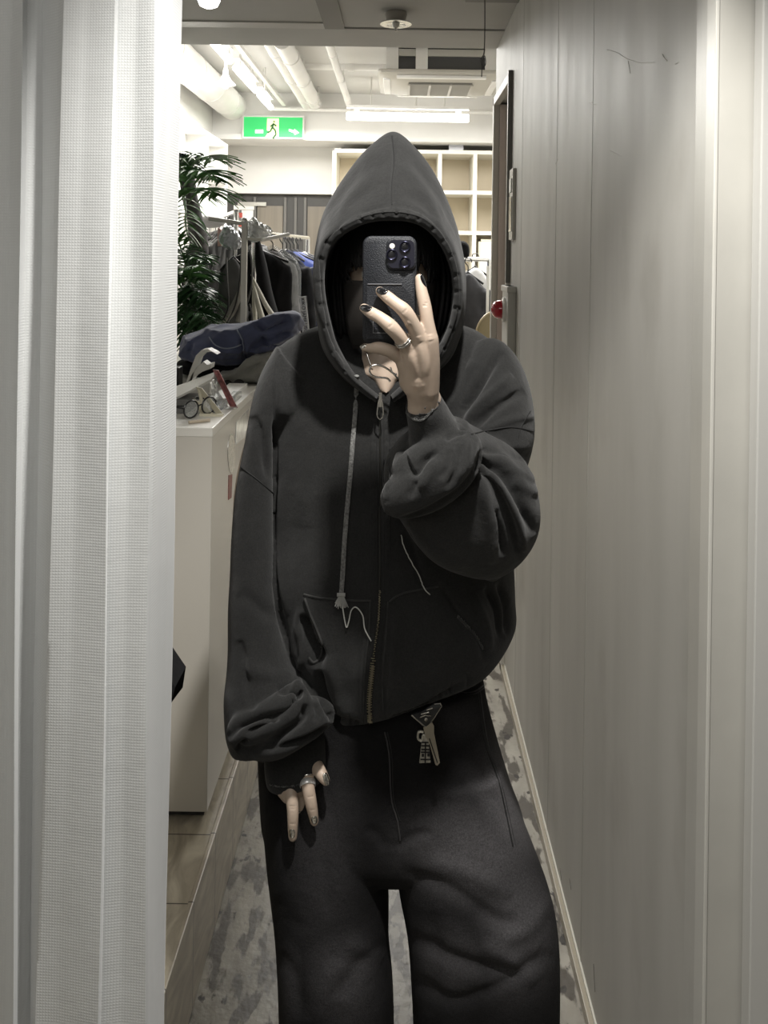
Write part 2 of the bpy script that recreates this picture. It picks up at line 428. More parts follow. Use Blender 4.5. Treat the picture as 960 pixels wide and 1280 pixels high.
obj('plate', MB().box((WX-.012, 3.08, z0), (WX, 3.17, z1)), M_jamb, sw, bevel=.002)
obj('display', MB().box((WX-.0145, 3.09, z0+.03), (WX-.0118, 3.16, z1-.1)), mat('grey screen', (.12, .12, .12), .15), sw)
obj('switch', MB().box((WX-.016, 3.10, z1-.085), (WX-.0118, 3.15, z1-.035)), M_plw, sw, bevel=.001)

# ================================================================== LOW CEILING FITTINGS
c = P(495, 17, 3.25); c.z = LC+.001
dt = thing('sprinkler_head', 'round chrome-ringed sprinkler head on the grey ceiling', 'sprinkler', c)
obj('base', MB().lathe(c, [(.040, -.002), (.042, -.012), (.036, -.035), (.03, -.04)]), mat('taupe plastic', (.33, .31, .27), .4), dt, smooth=True)
obj('ring', MB().lathe(c, [(.046, -.040), (.060, -.042), (.060, -.046), (.044, -.048), (.034, -.044)]), M_chrome, dt, smooth=True)
obj('nozzle', MB().lathe(c, [(.016, -.038), (.012, -.055), (.005, -.06), (.007, -.07), (.002, -.074)]), M_steel, dt, smooth=True)
for a in range(3):
    q = a*2.094+.4
    obj('arm', MB().tube([c+Vector((.012*math.cos(q), .012*math.sin(q), -.04)), c+Vector((.05*math.cos(q), .05*math.sin(q), -.045))], .004), M_chrome, dt)
c = P(261, -2, 2.92); c.z = LC+.001
dl = thing('downlight', 'glowing round downlight bulb on the grey ceiling', 'ceiling light', c)
obj('collar', MB().lathe(c, [(.03, 0), (.032, -.02), (.022, -.03)]), M_plw, dl, smooth=True)
obj('bulb', MB().lathe(c, [(.02, -.028), (.036, -.045), (.038, -.062), (.03, -.08), (.012, -.088), (.002, -.089)]), M_bulb, dl, smooth=True)
# hanging wire
w0 = P(606, 2, 3.05)
wp = [(w0.x, 3.05, LC), tuple(P(606, 40, 3.05)), tuple(P(605, 66, 3.05)), tuple(P(601, 74, 3.04)), tuple(P(603, 84, 3.04)), tuple(P(607, 80, 3.05)), tuple(P(606, 70, 3.06)), tuple(P(603, 76, 3.06)), tuple(P(602, 96, 3.05))]
obj('hanging_wire', MB().tube(catmull(wp, 5), .0018, 6), mat('dark wire', (.05, .05, .05), .5), label='thin looped wire hanging from the grey ceiling near the right wall', cat='wire')

# ================================================================== HIGH CEILING FITTINGS
def tubelight(name, a, b, r, label, up=.05, group=None):
    a, b = Vector(a), Vector(b); mid = (a+b)/2
    t = thing(name, label, 'tube light', (mid.x, mid.y, mid.z-r), group)
    obj('tube', MB().tube([a, a+(b-a)*.01, a+(b-a)*.99, b], [r*.8, r, r, r*.8], 16), M_tube, t, smooth=True)
    d = (b-a).normalized()
    for e in (a+d*.08, b-d*.08):
        obj('bracket', MB().slab(e+Vector((0, 0, r+up/2-.004)), d*.02, d.cross(Vector((0, 0, 1)))*.014, (0, 0, up/2)), M_plw, t)
    obj('batten', MB().slab(mid+Vector((0, 0, r+up)), (b-a)*.5, d.cross(Vector((0, 0, 1)))*.022, (0, 0, .012)), M_white, t, bevel=.002)
    for e in (a+d*.2*(b-a).length, b-d*.2*(b-a).length): obj('stem', MB().tube([(e.x, e.y, a.z+r+up), (e.x, e.y, HC)], .006, 8), M_plw, t)
    return t
zt = 2.75
for (ya, yb, lb) in ((4.9, 5.42, 'nearest tube light of the row beside the left wall'), (5.62, 6.4, 'middle tube light of the row beside the left wall'), (6.58, 7.14, 'farthest tube light of the row, just above the green exit sign')):
    f = 160/173*1.2
    tubelight('tube_light', (-1.085, ya, zt), (-1.085, yb, zt), .024, lb, group='tube lights beside the left wall')
obj('conduit', MB().box((-1.0, 4.4, 2.775), (-.97, 7.25, 2.80)), M_white, label='thin white trunking running beside the left row of tube lights', cat='trunking')
a = P(433, 145, 6.6); b = P(586, 148, 6.6)
tubelight('tube_light', a, b, .032, 'long horizontal tube light above the white cube shelving', up=.04)
# pipes
def pipe(px0, py0, d0, px1, py1, d1, r, label, name='ceiling_pipe', n=18, joints=3, m=None):
    a, b = P(px0, py0, d0), P(px1, py1, d1); t = thing(name, label, 'pipe', (a+b)/2-Vector((0, 0, r)))
    obj('pipe', MB().tube([a, b], r, n), m or M_white, t, smooth=True, sharp=60)
    for k in range(joints):
        q = a+(b-a)*((k+.6)/joints)
        obj('coupling', MB().tube([q-(b-a).normalized()*.02, q+(b-a).normalized()*.02], r*1.12, n), M_white, t, smooth=True, sharp=60)
    return t
pipe(330, 40, 4.95, 384, 132, 7.25, .042, 'fat white pipe running back under the high ceiling, left of centre')
pipe(352, 50, 5.1, 394, 130, 7.25, .055, 'round white duct just behind the fat white pipe', 'ceiling_duct')
pipe(408, 45, 5.0, 437, 133, 7.2, .026, 'slim white pipe running back toward the horizontal tube light')
pipe(338, 136, 7.22, 640, 141, 7.22, .016, 'thin white pipe running across above the exit sign', joints=5)
pipe(352, 77, 6.2, 640, 82, 6.2, .055, 'pale cross duct under the high ceiling behind the air conditioner', 'ceiling_duct', joints=2)
t = MB().tube([(-1.43, 4.6, 2.78), (-1.43, 7.3, 2.78)], .115, 28)
dct = thing('round_duct', 'large round white duct in the left ceiling corner', 'duct', (-1.43, 6, 2.665)); obj('duct', t, M_white, dct, smooth=True, sharp=60)
for y in (5.2, 5.8, 6.4, 7.0): obj('band', MB().tube([(-1.43, y, 2.78), (-1.43, y+.025, 2.78)], .119, 28), M_white, dct, smooth=True, sharp=60)
for (px, y0_, y1_, d) in ((313, 58, 92, 6.), (331, 60, 118, 6.3), (379, 58, 96, 6.), (398, 84, 132, 7.), (429, 66, 98, 6.2), (318, 60, 100, 6.8)):
    p0 = P(px, y1_, d); obj('hanger_rod', MB().tube([(p0.x, d, HC), p0], .006, 8), M_plw, label='thin white rod hanging from the high ceiling among the pipes', cat='rod', group='ceiling hanger rods')
p0 = P(520, 138, 6.6); obj('hanger_rod', MB().tube([(p0.x, 6.6, HC), p0], .008, 8), M_plw, label='short rod holding the horizontal tube light above the cube shelving', cat='rod')
# small bell spotlight
c = P(282, 88, 5.3); bl = thing('pendant_lamp', 'small white bell-shaped lamp hanging beside the left tube lights', 'lamp', (c.x, c.y, c.z-.1))
obj('rod', MB().tube([(c.x, c.y, HC), c], .008), M_plw, bl)
obj('shade', MB().lathe(c, [(.012, .01), (.018, -.03), (.034, -.06), (.062, -.085), (.062, -.092), (.03, -.092)]), M_white, bl, smooth=True)
obj('bulb', MB().ball(c+Vector((0, 0, -.092)), .022), M_bulb, bl, smooth=True)

# air conditioner cassette
ya, yb = 5.55, 6.3; H0 = CAMH+228*5.6/1080
xa = P(473, 90, 5.6).x; xb = xa+.82
ac = thing('air_conditioner', 'square white ceiling cassette air conditioner with grey grille', 'air conditioner', ((xa+xb)/2, (ya+yb)/2, H0-.03))
def rrect(x0, x1, y0, y1, z, r, n=5):
    out = []
    for cx_, cy_, s in ((x1-r, y1-r, 0), (x0+r, y1-r, 1), (x0+r, y0+r, 2), (x1-r, y0+r, 3)):
        for k in range(n+1):
            a_ = (s+k/n)*math.pi/2; out.append(Vector((cx_+r*math.cos(a_), cy_+r*math.sin(a_), z)))
    return out
M_acp = mat('beige grey plastic', (.50, .48, .43), .45)  # panel plastic toned darker than the white fittings
obj('panel', MB().loft([rrect(xa, xb, ya, yb, H0+.01, .03), rrect(xa-.004, xb+.004, ya-.004, yb+.004, H0, .03), rrect(xa, xb, ya, yb, H0-.012, .03), rrect(xa+.08, xb-.08, ya+.08, yb-.08, H0-.035, .05), rrect(xa+.11, xb-.11, ya+.11, yb-.11, H0-.04, .05)]), M_acp, ac, smooth=True)
gx0, gx1, gy0, gy1 = xa+.2, xb-.2, ya+.18, yb-.18
obj('grille', MB().box((gx0, gy0, H0-.052), (gx1, gy1, H0-.038)), mat('grille grey', (.24, .23, .21), .5), ac)
g = MB()
for k in range(15):
    y = gy0+(gy1-gy0)*(k+.5)/15; g.box((gx0, y-.003, H0-.057), (gx1, y+.003, H0-.05))
for k in range(4):
    x = gx0+(gx1-gx0)*k/3; g.box((x-.008, gy0, H0-.06), (x+.008, gy1, H0-.05))
obj('grille_bars', g, mat('grille bar', (.5, .48, .43), .5), ac)
for (x0, x1, y0, y1) in ((xa+.12, xb-.12, ya+.03, ya+.075), (xa+.12, xb-.12, yb-.075, yb-.03), (xa+.03, xa+.075, ya+.12, yb-.12), (xb-.075, xb-.03, ya+.12, yb-.12)):
    obj('air_flap', MB().box((x0, y0, H0-.04), (x1, y1, H0-.022)), M_white, ac, bevel=.004)
hz0 = H0+.012
obj('housing', MB().box((xa+.06, ya+.1, hz0), (xb-.02, yb-.1, HC)), mat('dark band', (.08, .08, .08), .5), ac)
obj('housing_trim', MB().box((xa+.05, ya+.08, hz0+.10), (xb-.01, yb-.08, HC-.01)), M_steel, ac)
for x in (xa+.09, xa+.28, xb-.09):
    obj('bracket', MB().box((x-.04, ya+.055, hz0), (x+.04, ya+.085, HC-.004)), M_chrome, ac, bevel=.004)

# exit sign
y = 7.24; a = P(303, 144, y); b = P(380, 174, y)
M_grn = mat('lit green sign face', (.02, .40, .10), .4, emit=.85)
M_yel = mat('lit pale door symbol', (.80, .88, .40), .4, emit=1.0)
ex = thing('exit_sign', 'green emergency exit sign with a running figure on the back beam', 'exit sign', ((a.x+b.x)/2, y, b.z))
obj('housing', MB().box((a.x, y, b.z), (b.x, 7.3, a.z)), M_plw, ex, bevel=.004)
obj('panel', MB().box((a.x+.014, y-.004, b.z+.014), (b.x-.014, y+.001, a.z-.014)), M_grn, ex)
sx = lambda px, py: P(px, py, y-.0055)
obj('door_symbol', MB().prism([sx(334, 148), sx(348.5, 148), sx(348.5, 172), sx(331, 172), sx(336, 164), sx(333.5, 163)], (0, .003, 0)), M_yel, ex)
mg = MB(); yy = y-.0075
Q = lambda px, py: P(px, py, yy)
mg.ball(Q(342.6, 152), .008, 10, 6, (1, .2, 1))
for pth in ([(342, 154), (340.5, 159)], [(340.5, 159), (344, 163), (345, 168)], [(340.5, 159), (338, 164), (334.5, 166)], [(342, 155), (345.5, 157.5)], [(342, 155), (338, 158)], [(345, 168), (341, 173)]):
    mg.tube([Q(*p) for p in pth], .0065, 6)
obj('running_figure', mg, mat('dark green figure', (.01, .12, .04), .5), ex)
M_pw = mat('lit pale marks', (.75, .95, .80), .4, emit=.9)  # pale marks, not letters: arrow shape on one side, plain block on the other
obj('pale_mark', MB().prism([sx(361, 161), sx(368, 163), sx(368, 161), sx(374, 166), sx(368, 169), sx(368, 166.5), sx(361, 164)], (0, .003, 0)), M_pw, ex)
obj('pale_mark', MB().prism([sx(319, 162), sx(329, 162), sx(329, 166.5), sx(319, 166.5)], (0, .003, 0)), M_pw, ex)


# ================================================================== BACK WALL: panel, doors, cube shelving
struct('trim_12', MB().box((LX, 7.9, 2.09), (-.55, YB, 2.52)), M_wall_w)
dr = struct('door_1', MB().box((LX, 7.97, 0), (-.5, 8.0, 2.09)), M_frame)
def px_x(px, d): return (px-CX)/F*d
for (x0, x1) in ((P(321, 300, 7.95).x, P(353, 300, 7.95).x), (P(384, 300, 7.95).x, P(412, 300, 7.95).x)):
    obj('pane', MB().box((x0, 7.955, .3), (x1, 7.975, 1.98)), M_pane, dr)
for px in (300, 318, 356, 369, 381):
    x = P(px, 300, 7.95).x; obj('mullion', MB().box((x-.012, 7.94, .02), (x+.012, 7.975, 2.06)), mat('charcoal mullion', (.14, .135, .125), .5), dr, bevel=.002)
obj('closer', MB().box(P(297, 257, 7.93), P(333, 253, 7.95)), M_steel, dr)
# cube shelving
cx0 = P(418, 190, 7.4).x; cw = .302; ch = .345; top = P(560, 190, 7.4).z; nc = 6; nr = 7
cs = thing('cube_shelving', 'tall white cube shelving against the back wall behind the person', 'shelving', (cx0+cw*3, 7.5, 0))
obj('back_panel', MB().box((cx0, 7.86, 0), (cx0+nc*cw, 7.88, top)), M_shelfback, cs)
for i in range(nc+1):
    x = cx0+i*cw; obj('upright', MB().box((x-.016, 7.4, 0), (x+.016, 7.86, top)), M_shelf, cs)
for k in range(nr+1):
    z = top-k*ch
    if z < .02: z = .03
    obj('shelf', MB().box((cx0, 7.398, z-.016), (cx0+nc*cw, 7.859, z+.016)), M_shelf, cs)
bq = P(561, 165, 7.5); obj('plastic_box', MB().box((bq.x, 7.45, top+.0165), (bq.x+.125, 7.53, bq.z)), mat('translucent box', (.72, .74, .80), .3), label='small pale translucent box standing on top of the cube shelving', cat='box')
# picture frame on shelf
a = P(598, 341, 7.5); 
pf = thing('picture_frame', 'white-framed picture leaning in the cube shelving beside the right wall', 'picture frame', a)
x0, x1, z0_, z1_ = P(598, 300, 7.45).x, P(624, 300, 7.45).x, P(598, 344, 7.45).z, P(598, 299, 7.45).z
obj('frame', MB().box((x0, 7.44, z0_), (x0+.02, 7.46, z1_)).box((x1-.02, 7.44, z0_), (x1, 7.46, z1_)).box((x0, 7.44, z1_-.02), (x1, 7.46, z1_)).box((x0, 7.44, z0_), (x1, 7.46, z0_+.02)), mat('pale wood', (.75, .70, .55), .5), pf)
obj('picture', MB().box((x0+.02, 7.445, z0_+.02), (x1-.02, 7.455, z1_-.02)), mat('pale blue print', (.78, .82, .85), .3), pf)

# left wall shelving (open frame, seen edge on)
ls = thing('wall_shelving', 'tall white open shelving along the left wall behind the palm', 'shelving', (-1.53, 6, SH))
zt = 2.44
for y in (4.3, 5.0, 5.72, 6.44, 7.16): obj('upright', MB().box((-1.6, y-.012, SH), (-1.44, y+.012, zt)), M_white, ls)
for z in (.26, .7, 1.1, 1.45, 1.82, 2.12, 2.43): obj('shelf', MB().box((-1.599, 4.29, z-.012), (-1.441, 7.17, z+.012)), M_white, ls)
# ================================================================== CURTAIN
def curtain_mat():
    m = bpy.data.materials.new('white woven curtain'); m.use_nodes = True
    nt = m.node_tree; b = nt.nodes['Principled BSDF']; L = nt.links; N = nt.nodes.new
    b.inputs['Base Color'].default_value = (.60, .61, .605, 1); b.inputs['Roughness'].default_value = .6
    b.inputs['Sheen Weight'].default_value = .2
    tc = N('ShaderNodeTexCoord')
    def wave(d, sc):
        w_ = N('ShaderNodeTexWave'); w_.wave_type = 'BANDS'; w_.bands_direction = d; w_.inputs['Scale'].default_value = sc
        w_.inputs['Distortion'].default_value = .6; L.new(tc.outputs['Object'], w_.inputs['Vector']); return w_
    a, c_ = wave('X', 100), wave('Z', 100)
    ad = N('ShaderNodeMath'); ad.operation = 'MULTIPLY'; L.new(a.outputs['Fac'], ad.inputs[0]); L.new(c_.outputs['Fac'], ad.inputs[1])
    bp = N('ShaderNodeBump'); bp.inputs['Strength'].default_value = .2; bp.inputs['Distance'].default_value = .0008
    L.new(ad.outputs[0], bp.inputs['Height'])
    n = N('ShaderNodeTexNoise'); n.inputs['Scale'].default_value = 9; n.inputs['Detail'].default_value = 5; L.new(tc.outputs['Object'], n.inputs['Vector'])
    bp2 = N('ShaderNodeBump'); bp2.inputs['Strength'].default_value = .3; bp2.inputs['Distance'].default_value = .006
    L.new(n.outputs[0], bp2.inputs['Height']); L.new(bp.outputs[0], bp2.inputs['Normal']); L.new(bp2.outputs[0], b.inputs['Normal'])
    mr = N('ShaderNodeMapRange'); mr.inputs['To Min'].default_value = .95; mr.inputs['To Max'].default_value = 1.0
    L.new(ad.outputs[0], mr.inputs[0])
    mx = N('ShaderNodeMixRGB'); mx.blend_type = 'MULTIPLY'; mx.inputs[0].default_value = 1; mx.inputs[1].default_value = (.60, .61, .605, 1)
    L.new(mr.outputs[0], mx.inputs[2]); L.new(mx.outputs[0], b.inputs['Base Color'])
    tr = N('ShaderNodeBsdfTranslucent'); tr.inputs['Color'].default_value = (.7, .7, .68, 1)
    ms = N('ShaderNodeMixShader'); ms.inputs[0].default_value = .06
    L.new(b.outputs[0], ms.inputs[1]); L.new(tr.outputs[0], ms.inputs[2]); L.new(ms.outputs[0], nt.nodes['Material Output'].inputs[0])
    return m
M_curt = curtain_mat()
# fold profile: (px at top, px at bottom, depth)
prof = [(-150, -150, .95), (-95, -100, .99), (-60, -60, .93), (-20, -20, .97), (14, 5, .955), (27, 15, .925), (33, 20, .955), (55, 38, .975), (76, 42, .945), (82, 46, .925),
        (110, 75, .925), (143, 122, .915), (146, 125, .935), (170, 150, .94), (192, 180, .935), (194, 184, .945), (206, 192, .975), (217, 199, 1.0), (228, 206, 1.035), (222, 200, 1.06), (190, 180, 1.08)]
prof = [(a, b, .95+(d-.95)*(.6 if i < 16 else 1)) for i, (a, b, d) in enumerate(prof)]
rows = []
NZ = 260
fine = []
for i in range(len(prof)-1):
    for j in range(5):
        t = j/5; s_ = t*t*(3-2*t)*.5+t*.5
        fine.append(tuple(prof[i][k]*(1-s_)+prof[i+1][k]*s_ for k in range(3)))
fine.append(prof[-1])
for r in range(NZ+1):
    z = .09+(2.36-.09)*r/NZ; row = []
    for i, (pt, pb, d) in enumerate(fine):
        pyy = CY-(z-CAMH)*F/.95
        t = pyy/1280
        px = pt+(pb-pt)*max(-.3, min(t, 1.2))
        dd = d+.0025*math.sin(z*4+i*.12)+.0012*math.sin(z*9+i*.3)
        px += 1.5*math.sin(z*6+i*.15)*(1 if 0 < i < len(fine)-1 else .3)
        x = P(px, pyy, .95).x/.95*dd
        row.append(Vector((x, dd, z)))
    rows.append(row)
ct = thing('curtain', 'white woven booth curtain hanging in tall vertical folds at the left', 'curtain', (-.38, .97, .09))
obj('fabric', MB().grid(rows), M_curt, ct, smooth=True, sharp=50, solid=.0012)
obj('heading_tape', MB().grid([[p+Vector((0, 0, .0)) for p in rows[-1]], [p+Vector((0, 0, .035)) for p in rows[-1]]]), M_curt, ct, solid=.002)
for k in range(0, len(fine), 12):
    p = rows[-1][k]
    obj('hook', MB().tube([p+Vector((0, 0, .03)), p+Vector((0, 0, .055)), (p.x, .97, 2.415), (p.x, .97, 2.425)], .0022, 6), M_steel, ct)
obj('curtain_rail', MB().box((-1.0, .958, 2.42), (WX, .982, 2.46)), M_plw, label='white ceiling rail that carries the booth curtain', cat='curtain rail')
obj('mirror_shelf_bag', MB(), M_black) if False else None
# black bag corner showing past the curtain edge
def bag():
    c = P(185, 850, 1.15); t = thing('black_bag', 'black bag corner sticking out behind the curtain edge', 'bag', (c.x, 1.2, SH))
    m = MB(); pts = [(120, 790), (196, 825), (206, 840), (219, 859), (209, 872), (196, 890), (190, 1200), (186, 1500), (110, 1500)]
    fr_ = [P(a, b, 1.2) for a, b in pts]
    for q in fr_: q.z = max(q.z, SH)
    bk = [p+Vector((0, .06, 0)) for p in fr_]; mid0 = [p*1 for p in fr_]
    cc = sum(fr_, Vector())/len(fr_)
    rr = [[cc+(p-cc)*.8-Vector((0, .015, 0)) for p in fr_], fr_, bk, [cc+(p-cc)*.8+Vector((0, .075, 0)) for p in fr_]]
    m.loft(rr); obj('body', m, M_black, t, smooth=True, sharp=60)
    obj('strap', MB().tube(catmull([P(140, 805, 1.23), P(145, 740, 1.22), P(165, 735, 1.22), P(178, 822, 1.23)], 5), .009, 8, flat=.4), M_black, t, smooth=True)
bag()

# ================================================================== DISPLAY CABINETS
fz = P(258, 1030, 2.02).z; tz = P(265, 535, 2.02).z; cxr = P(262, 780, 2.02).x
print('cab', fz, tz, cxr)
cb = thing('display_cabinet', 'white waist-high display cabinet with stickers on its side', 'cabinet', (cxr-.35, 2.3, SH))
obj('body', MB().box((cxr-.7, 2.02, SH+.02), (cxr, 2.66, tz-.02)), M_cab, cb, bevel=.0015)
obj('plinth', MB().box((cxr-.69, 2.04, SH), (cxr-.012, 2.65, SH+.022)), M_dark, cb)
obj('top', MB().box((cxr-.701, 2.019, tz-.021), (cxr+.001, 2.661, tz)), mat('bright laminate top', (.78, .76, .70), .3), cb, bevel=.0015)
tz2 = P(318, 485, 2.70).z
cb2 = thing('display_cabinet', 'second white cabinet standing right behind the one with stickers', 'cabinet', (cxr-.35, 3.0, SH))
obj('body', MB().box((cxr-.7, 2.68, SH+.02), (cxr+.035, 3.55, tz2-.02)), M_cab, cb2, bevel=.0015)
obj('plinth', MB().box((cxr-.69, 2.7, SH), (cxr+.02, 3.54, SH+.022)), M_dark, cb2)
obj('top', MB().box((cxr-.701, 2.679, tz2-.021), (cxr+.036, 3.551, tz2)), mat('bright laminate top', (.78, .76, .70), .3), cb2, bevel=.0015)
# stickers on the side face (x = cxr)
def side(px, py):
    # intersect ray with plane x = cxr
    d = P(px, py, 1)-Vector((0, 0, CAMH)); t_ = cxr/d.x; return Vector((0, 0, CAMH))+d*t_
def sticker(name, pts, m, label, th=.0012):
    return obj(name, MB().prism([side(*p) for p in pts], (th, 0, 0)), m, label=label, cat='sticker')
el = [(289+4.5*math.cos(a), 567+25*math.sin(a)) for a in [2*math.pi*k/20 for k in range(20)]]
sticker('sticker', el, mat('silver foil', (.5, .5, .48), .25, .8, var=.3, vscale=60), 'silver oval sticker on the side of the white cabinet')
sticker('sticker', [(285.5, 594), (290, 593), (289, 622), (285, 625)], mat('red print', (.22, .04, .03), .4, var=.5, vscale=90), 'small dark red upright sticker below the silver oval one on the cabinet side')
s3 = sticker('sticker', [(295, 528), (311, 511), (308, 545), (294, 556)], mat('clear sleeve', (.75, .77, .78), .12, .3, var=.25, vscale=40), 'shiny clear square sleeve stuck high on the cabinet side')
sticker('sticker', [(297, 560), (302, 552), (302, 580), (297, 592)], mat('pale gloss', (.66, .65, .60), .2), 'pale glossy sticker below the clear sleeve on the cabinet side') if False else None

T1 = tz; T2 = tz2
def on1(px, py, z=None):  # point on the table-top plane z seen at px,py
    z = T1 if z is None else z
    d = P(px, py, 1)-Vector((0, 0, CAMH)); return Vector((0, 0, CAMH))+d*((z-CAMH)/d.z)
M_acr = mat('clear acrylic', (.9, .93, .93), .05, trans=.75, alpha=.55)
M_pink = mat('red patterned edge', (.45, .16, .16), .3, var=.6, vscale=80)
M_wood = mat('pale wood', (.75, .70, .55), .5)
# black wire eyeglasses
def glasses(name, c, ang, label, m=M_blackp, tilt=0., sc=1., lm=None):
    t = thing(name, label, 'glasses', c); R = Matrix.Rotation(ang, 3, 'Z')
    def W(x, y, z): return c+R @ Vector((x*sc, y*sc, z*sc))
    for s in (-1, 1):
        ring = [W(s*.033+.026*math.cos(a), 0, .024+.021*math.sin(a)) for a in [2*math.pi*k/20 for k in range(21)]]
        obj('rim', MB().tube(ring, .0022, 6, cap=False), m, t, smooth=True)
        obj('lens', MB().prism([W(s*.033+.024*math.cos(a), -.0005, .024+.019*math.sin(a)) for a in [2*math.pi*k/20 for k in range(20)]], R @ Vector((0, .001, 0))), lm or M_acr, t)
        obj('temple', MB().tube(catmull([W(s*.062, 0, .03), W(s*.066, .05, .032), W(s*.066, .10, .028), W(s*.064, .135, .008)], 4), .0022, 6), m, t, smooth=True)
    obj('bridge', MB().tube([W(-.008, 0, .028), W(0, -.003, .031), W(.008, 0, .028)], .002, 6), m, t)
    return t
glasses('eyeglasses', on1(250, 521), math.radians(62), 'black wire eyeglasses lying open near the front edge of the stickered cabinet')
g = glasses('sunglasses', on1(291, 485, T2+.001), math.radians(25), 'small black sunglasses on the second cabinet beside the grey sweatshirt', sc=.55, lm=M_blackp)
def leaning(name, pts, depthdir, m, label, cat, th=.004):
    return obj(name, MB().prism(pts, depthdir), m, label=label, cat=cat)
# clear easel with red patterned edge
def easel(px_l, px_r, py_b, py_t, lx, dz, label, edge, m=M_acr):
    a, b = on1(px_l, py_b), on1(px_r, py_b-1); top = P(lx, py_t, a.y+.02)
    t = thing('display_easel', label, 'display stand', (a.x, a.y, T1))
    w_ = Vector((.022, .0, 0))
    obj('front_leg', MB().prism([b, b+Vector((-.022, 0.012, 0)), top+Vector((-.018, .012, 0)), top], (0, .004, 0)), edge, t)
    obj('rear_leg', MB().tube([a+Vector((0, .03, .002)), top+Vector((-.01, .012, -.003))], .0045, 8), m, t, smooth=True)
    obj('plate', MB().prism([a, b+Vector((-.026, .01, 0)), top+Vector((-.02, .01, -.03)), top+Vector((-.03, .03, -.03))], (0, .003, 0)), m, t)
    obj('foot', MB().box((a.x-.005, a.y-.004, T1), (b.x, a.y+.004, T1+.006)), m, t)
easel(268, 297, 511, 463, 273, 0, 'clear acrylic easel with a red patterned leg on the stickered cabinet', M_pink)
easel(252, 280, 520, 485, 252, 0, 'small pale wooden easel beside the black wire eyeglasses', M_wood, M_wood)
# box with open white lid, left
def openbox():
    c = on1(215, 520); t = thing('eyewear_case', 'grey open case with a tilted white lid beside the curtain edge', 'case', (c.x-.02, c.y+.05, T1))
    x1_ = on1(243, 518).x; x0_ = x1_-.16; y0_ = c.y+.03
    obj('tray', MB().box((x0_, y0_, T1), (x1_-.02, y0_+.12, T1+.018)).box((x0_, y0_, T1+.02), (x1_-.01, y0_+.11, T1+.036)), mat('grey tray', (.17, .17, .165), .5, var=.2, vscale=30), t, bevel=.003)
    A = P(214, 503, y0_-.0); B = P(264, 477, y0_+.06)
    obj('lid', MB().prism([A, B, B+Vector((-.01, .12, .005)), A+Vector((-.05, .12, .005))], (0, 0, .006)), mat('white gloss card', (.85, .84, .80), .3), t)
openbox()
obj('pen', MB().tube([on1(236, 530)+Vector((0, 0, .004)), on1(262, 527)+Vector((0, 0, .004))], .004, 8), mat('beige barrel', (.55, .47, .36), .4), smooth=True, label='beige pen lying along the front edge of the stickered cabinet', cat='pen')
# white curved display stand
def visor():
    c = on1(240, 500, T1); y0_ = 2.45; K = lambda px, py: P(px, py, y0_)
    t = thing('curved_stand', 'white curved plastic display stand with cut-out openings on the stickered cabinet', 'display stand', (K(245, 488).x, y0_, T1))
    o1 = [(233, 490), (236, 478), (241, 462), (247, 446), (254, 439), (262, 438), (270, 442)]
    th = [4, 4, 3.5, 3.2, 3, 3, 2.2]
    L = [K(a-b*.7, c_-b*.5) for (a, c_), b in zip(o1, th)]; R_ = [K(a+b*.7, c_+b*.6) for (a, c_), b in zip(o1, th)]
    obj('arch', MB().prism(L+R_[::-1], (0, .05, 0)), M_plw, t, bevel=.001)
    o2 = [(234, 482), (243, 471), (252, 465), (263, 461), (264, 455), (259, 456), (254, 452), (248, 458), (240, 468)]
    obj('collar', MB().prism([K(*p) for p in o2], (0, .05, 0)), M_plw, t)
    o3 = [(231, 493), (233, 478), (246, 475), (256, 477), (262, 471), (264, 461), (262, 474), (264, 478), (258, 489), (232, 493)]
    zb = T1+.001
    obj('base', MB().prism([K(232, 493), K(234, 480), K(245, 478), K(258, 477), K(263, 478), K(262, 493)], (0, .06, 0)), M_plw, t, bevel=.001)
visor()
obj('paper_stack', MB().box(on1(262, 503, T1), on1(300, 492, T1)+Vector((0, .12, .012))), mat('white paper', (.85, .84, .80), .5), label='stack of white papers lying at the back of the stickered cabinet', cat='papers')
obj('black_holder', MB().box(P(206, 485, 2.5), P(229, 457, 2.55)).box(P(206, 500, 2.48), P(231, 486, 2.56)), M_blackp, bevel=.004, label='black upright holder at the curtain edge on the cabinet', cat='holder')
for (pa, pb, lb) in (((262, 516), (284, 506), 'clear plastic tray in front of the papers, nearest the front'), ((284, 503), (302, 496), 'clear plastic tray beside the red patterned easel')):
    a, b = on1(*pa), on1(*pb); x0_, x1_ = min(a.x, b.x), min(max(a.x, b.x), cxr-.01); y0_, y1_ = min(a.y, b.y), max(a.y, b.y)
    tr_ = MB().box((x0_, y0_, T1), (x1_, y1_, T1+.003)).box((x0_, y0_, T1), (x1_, y0_+.003, T1+.016)).box((x0_, y1_-.003, T1), (x1_, y1_, T1+.016)).box((x0_, y0_, T1), (x0_+.003, y1_, T1+.016)).box((x1_-.003, y0_, T1), (x1_, y1_, T1+.016))
    obj('clear_tray', tr_, M_acr, label=lb, cat='tray')

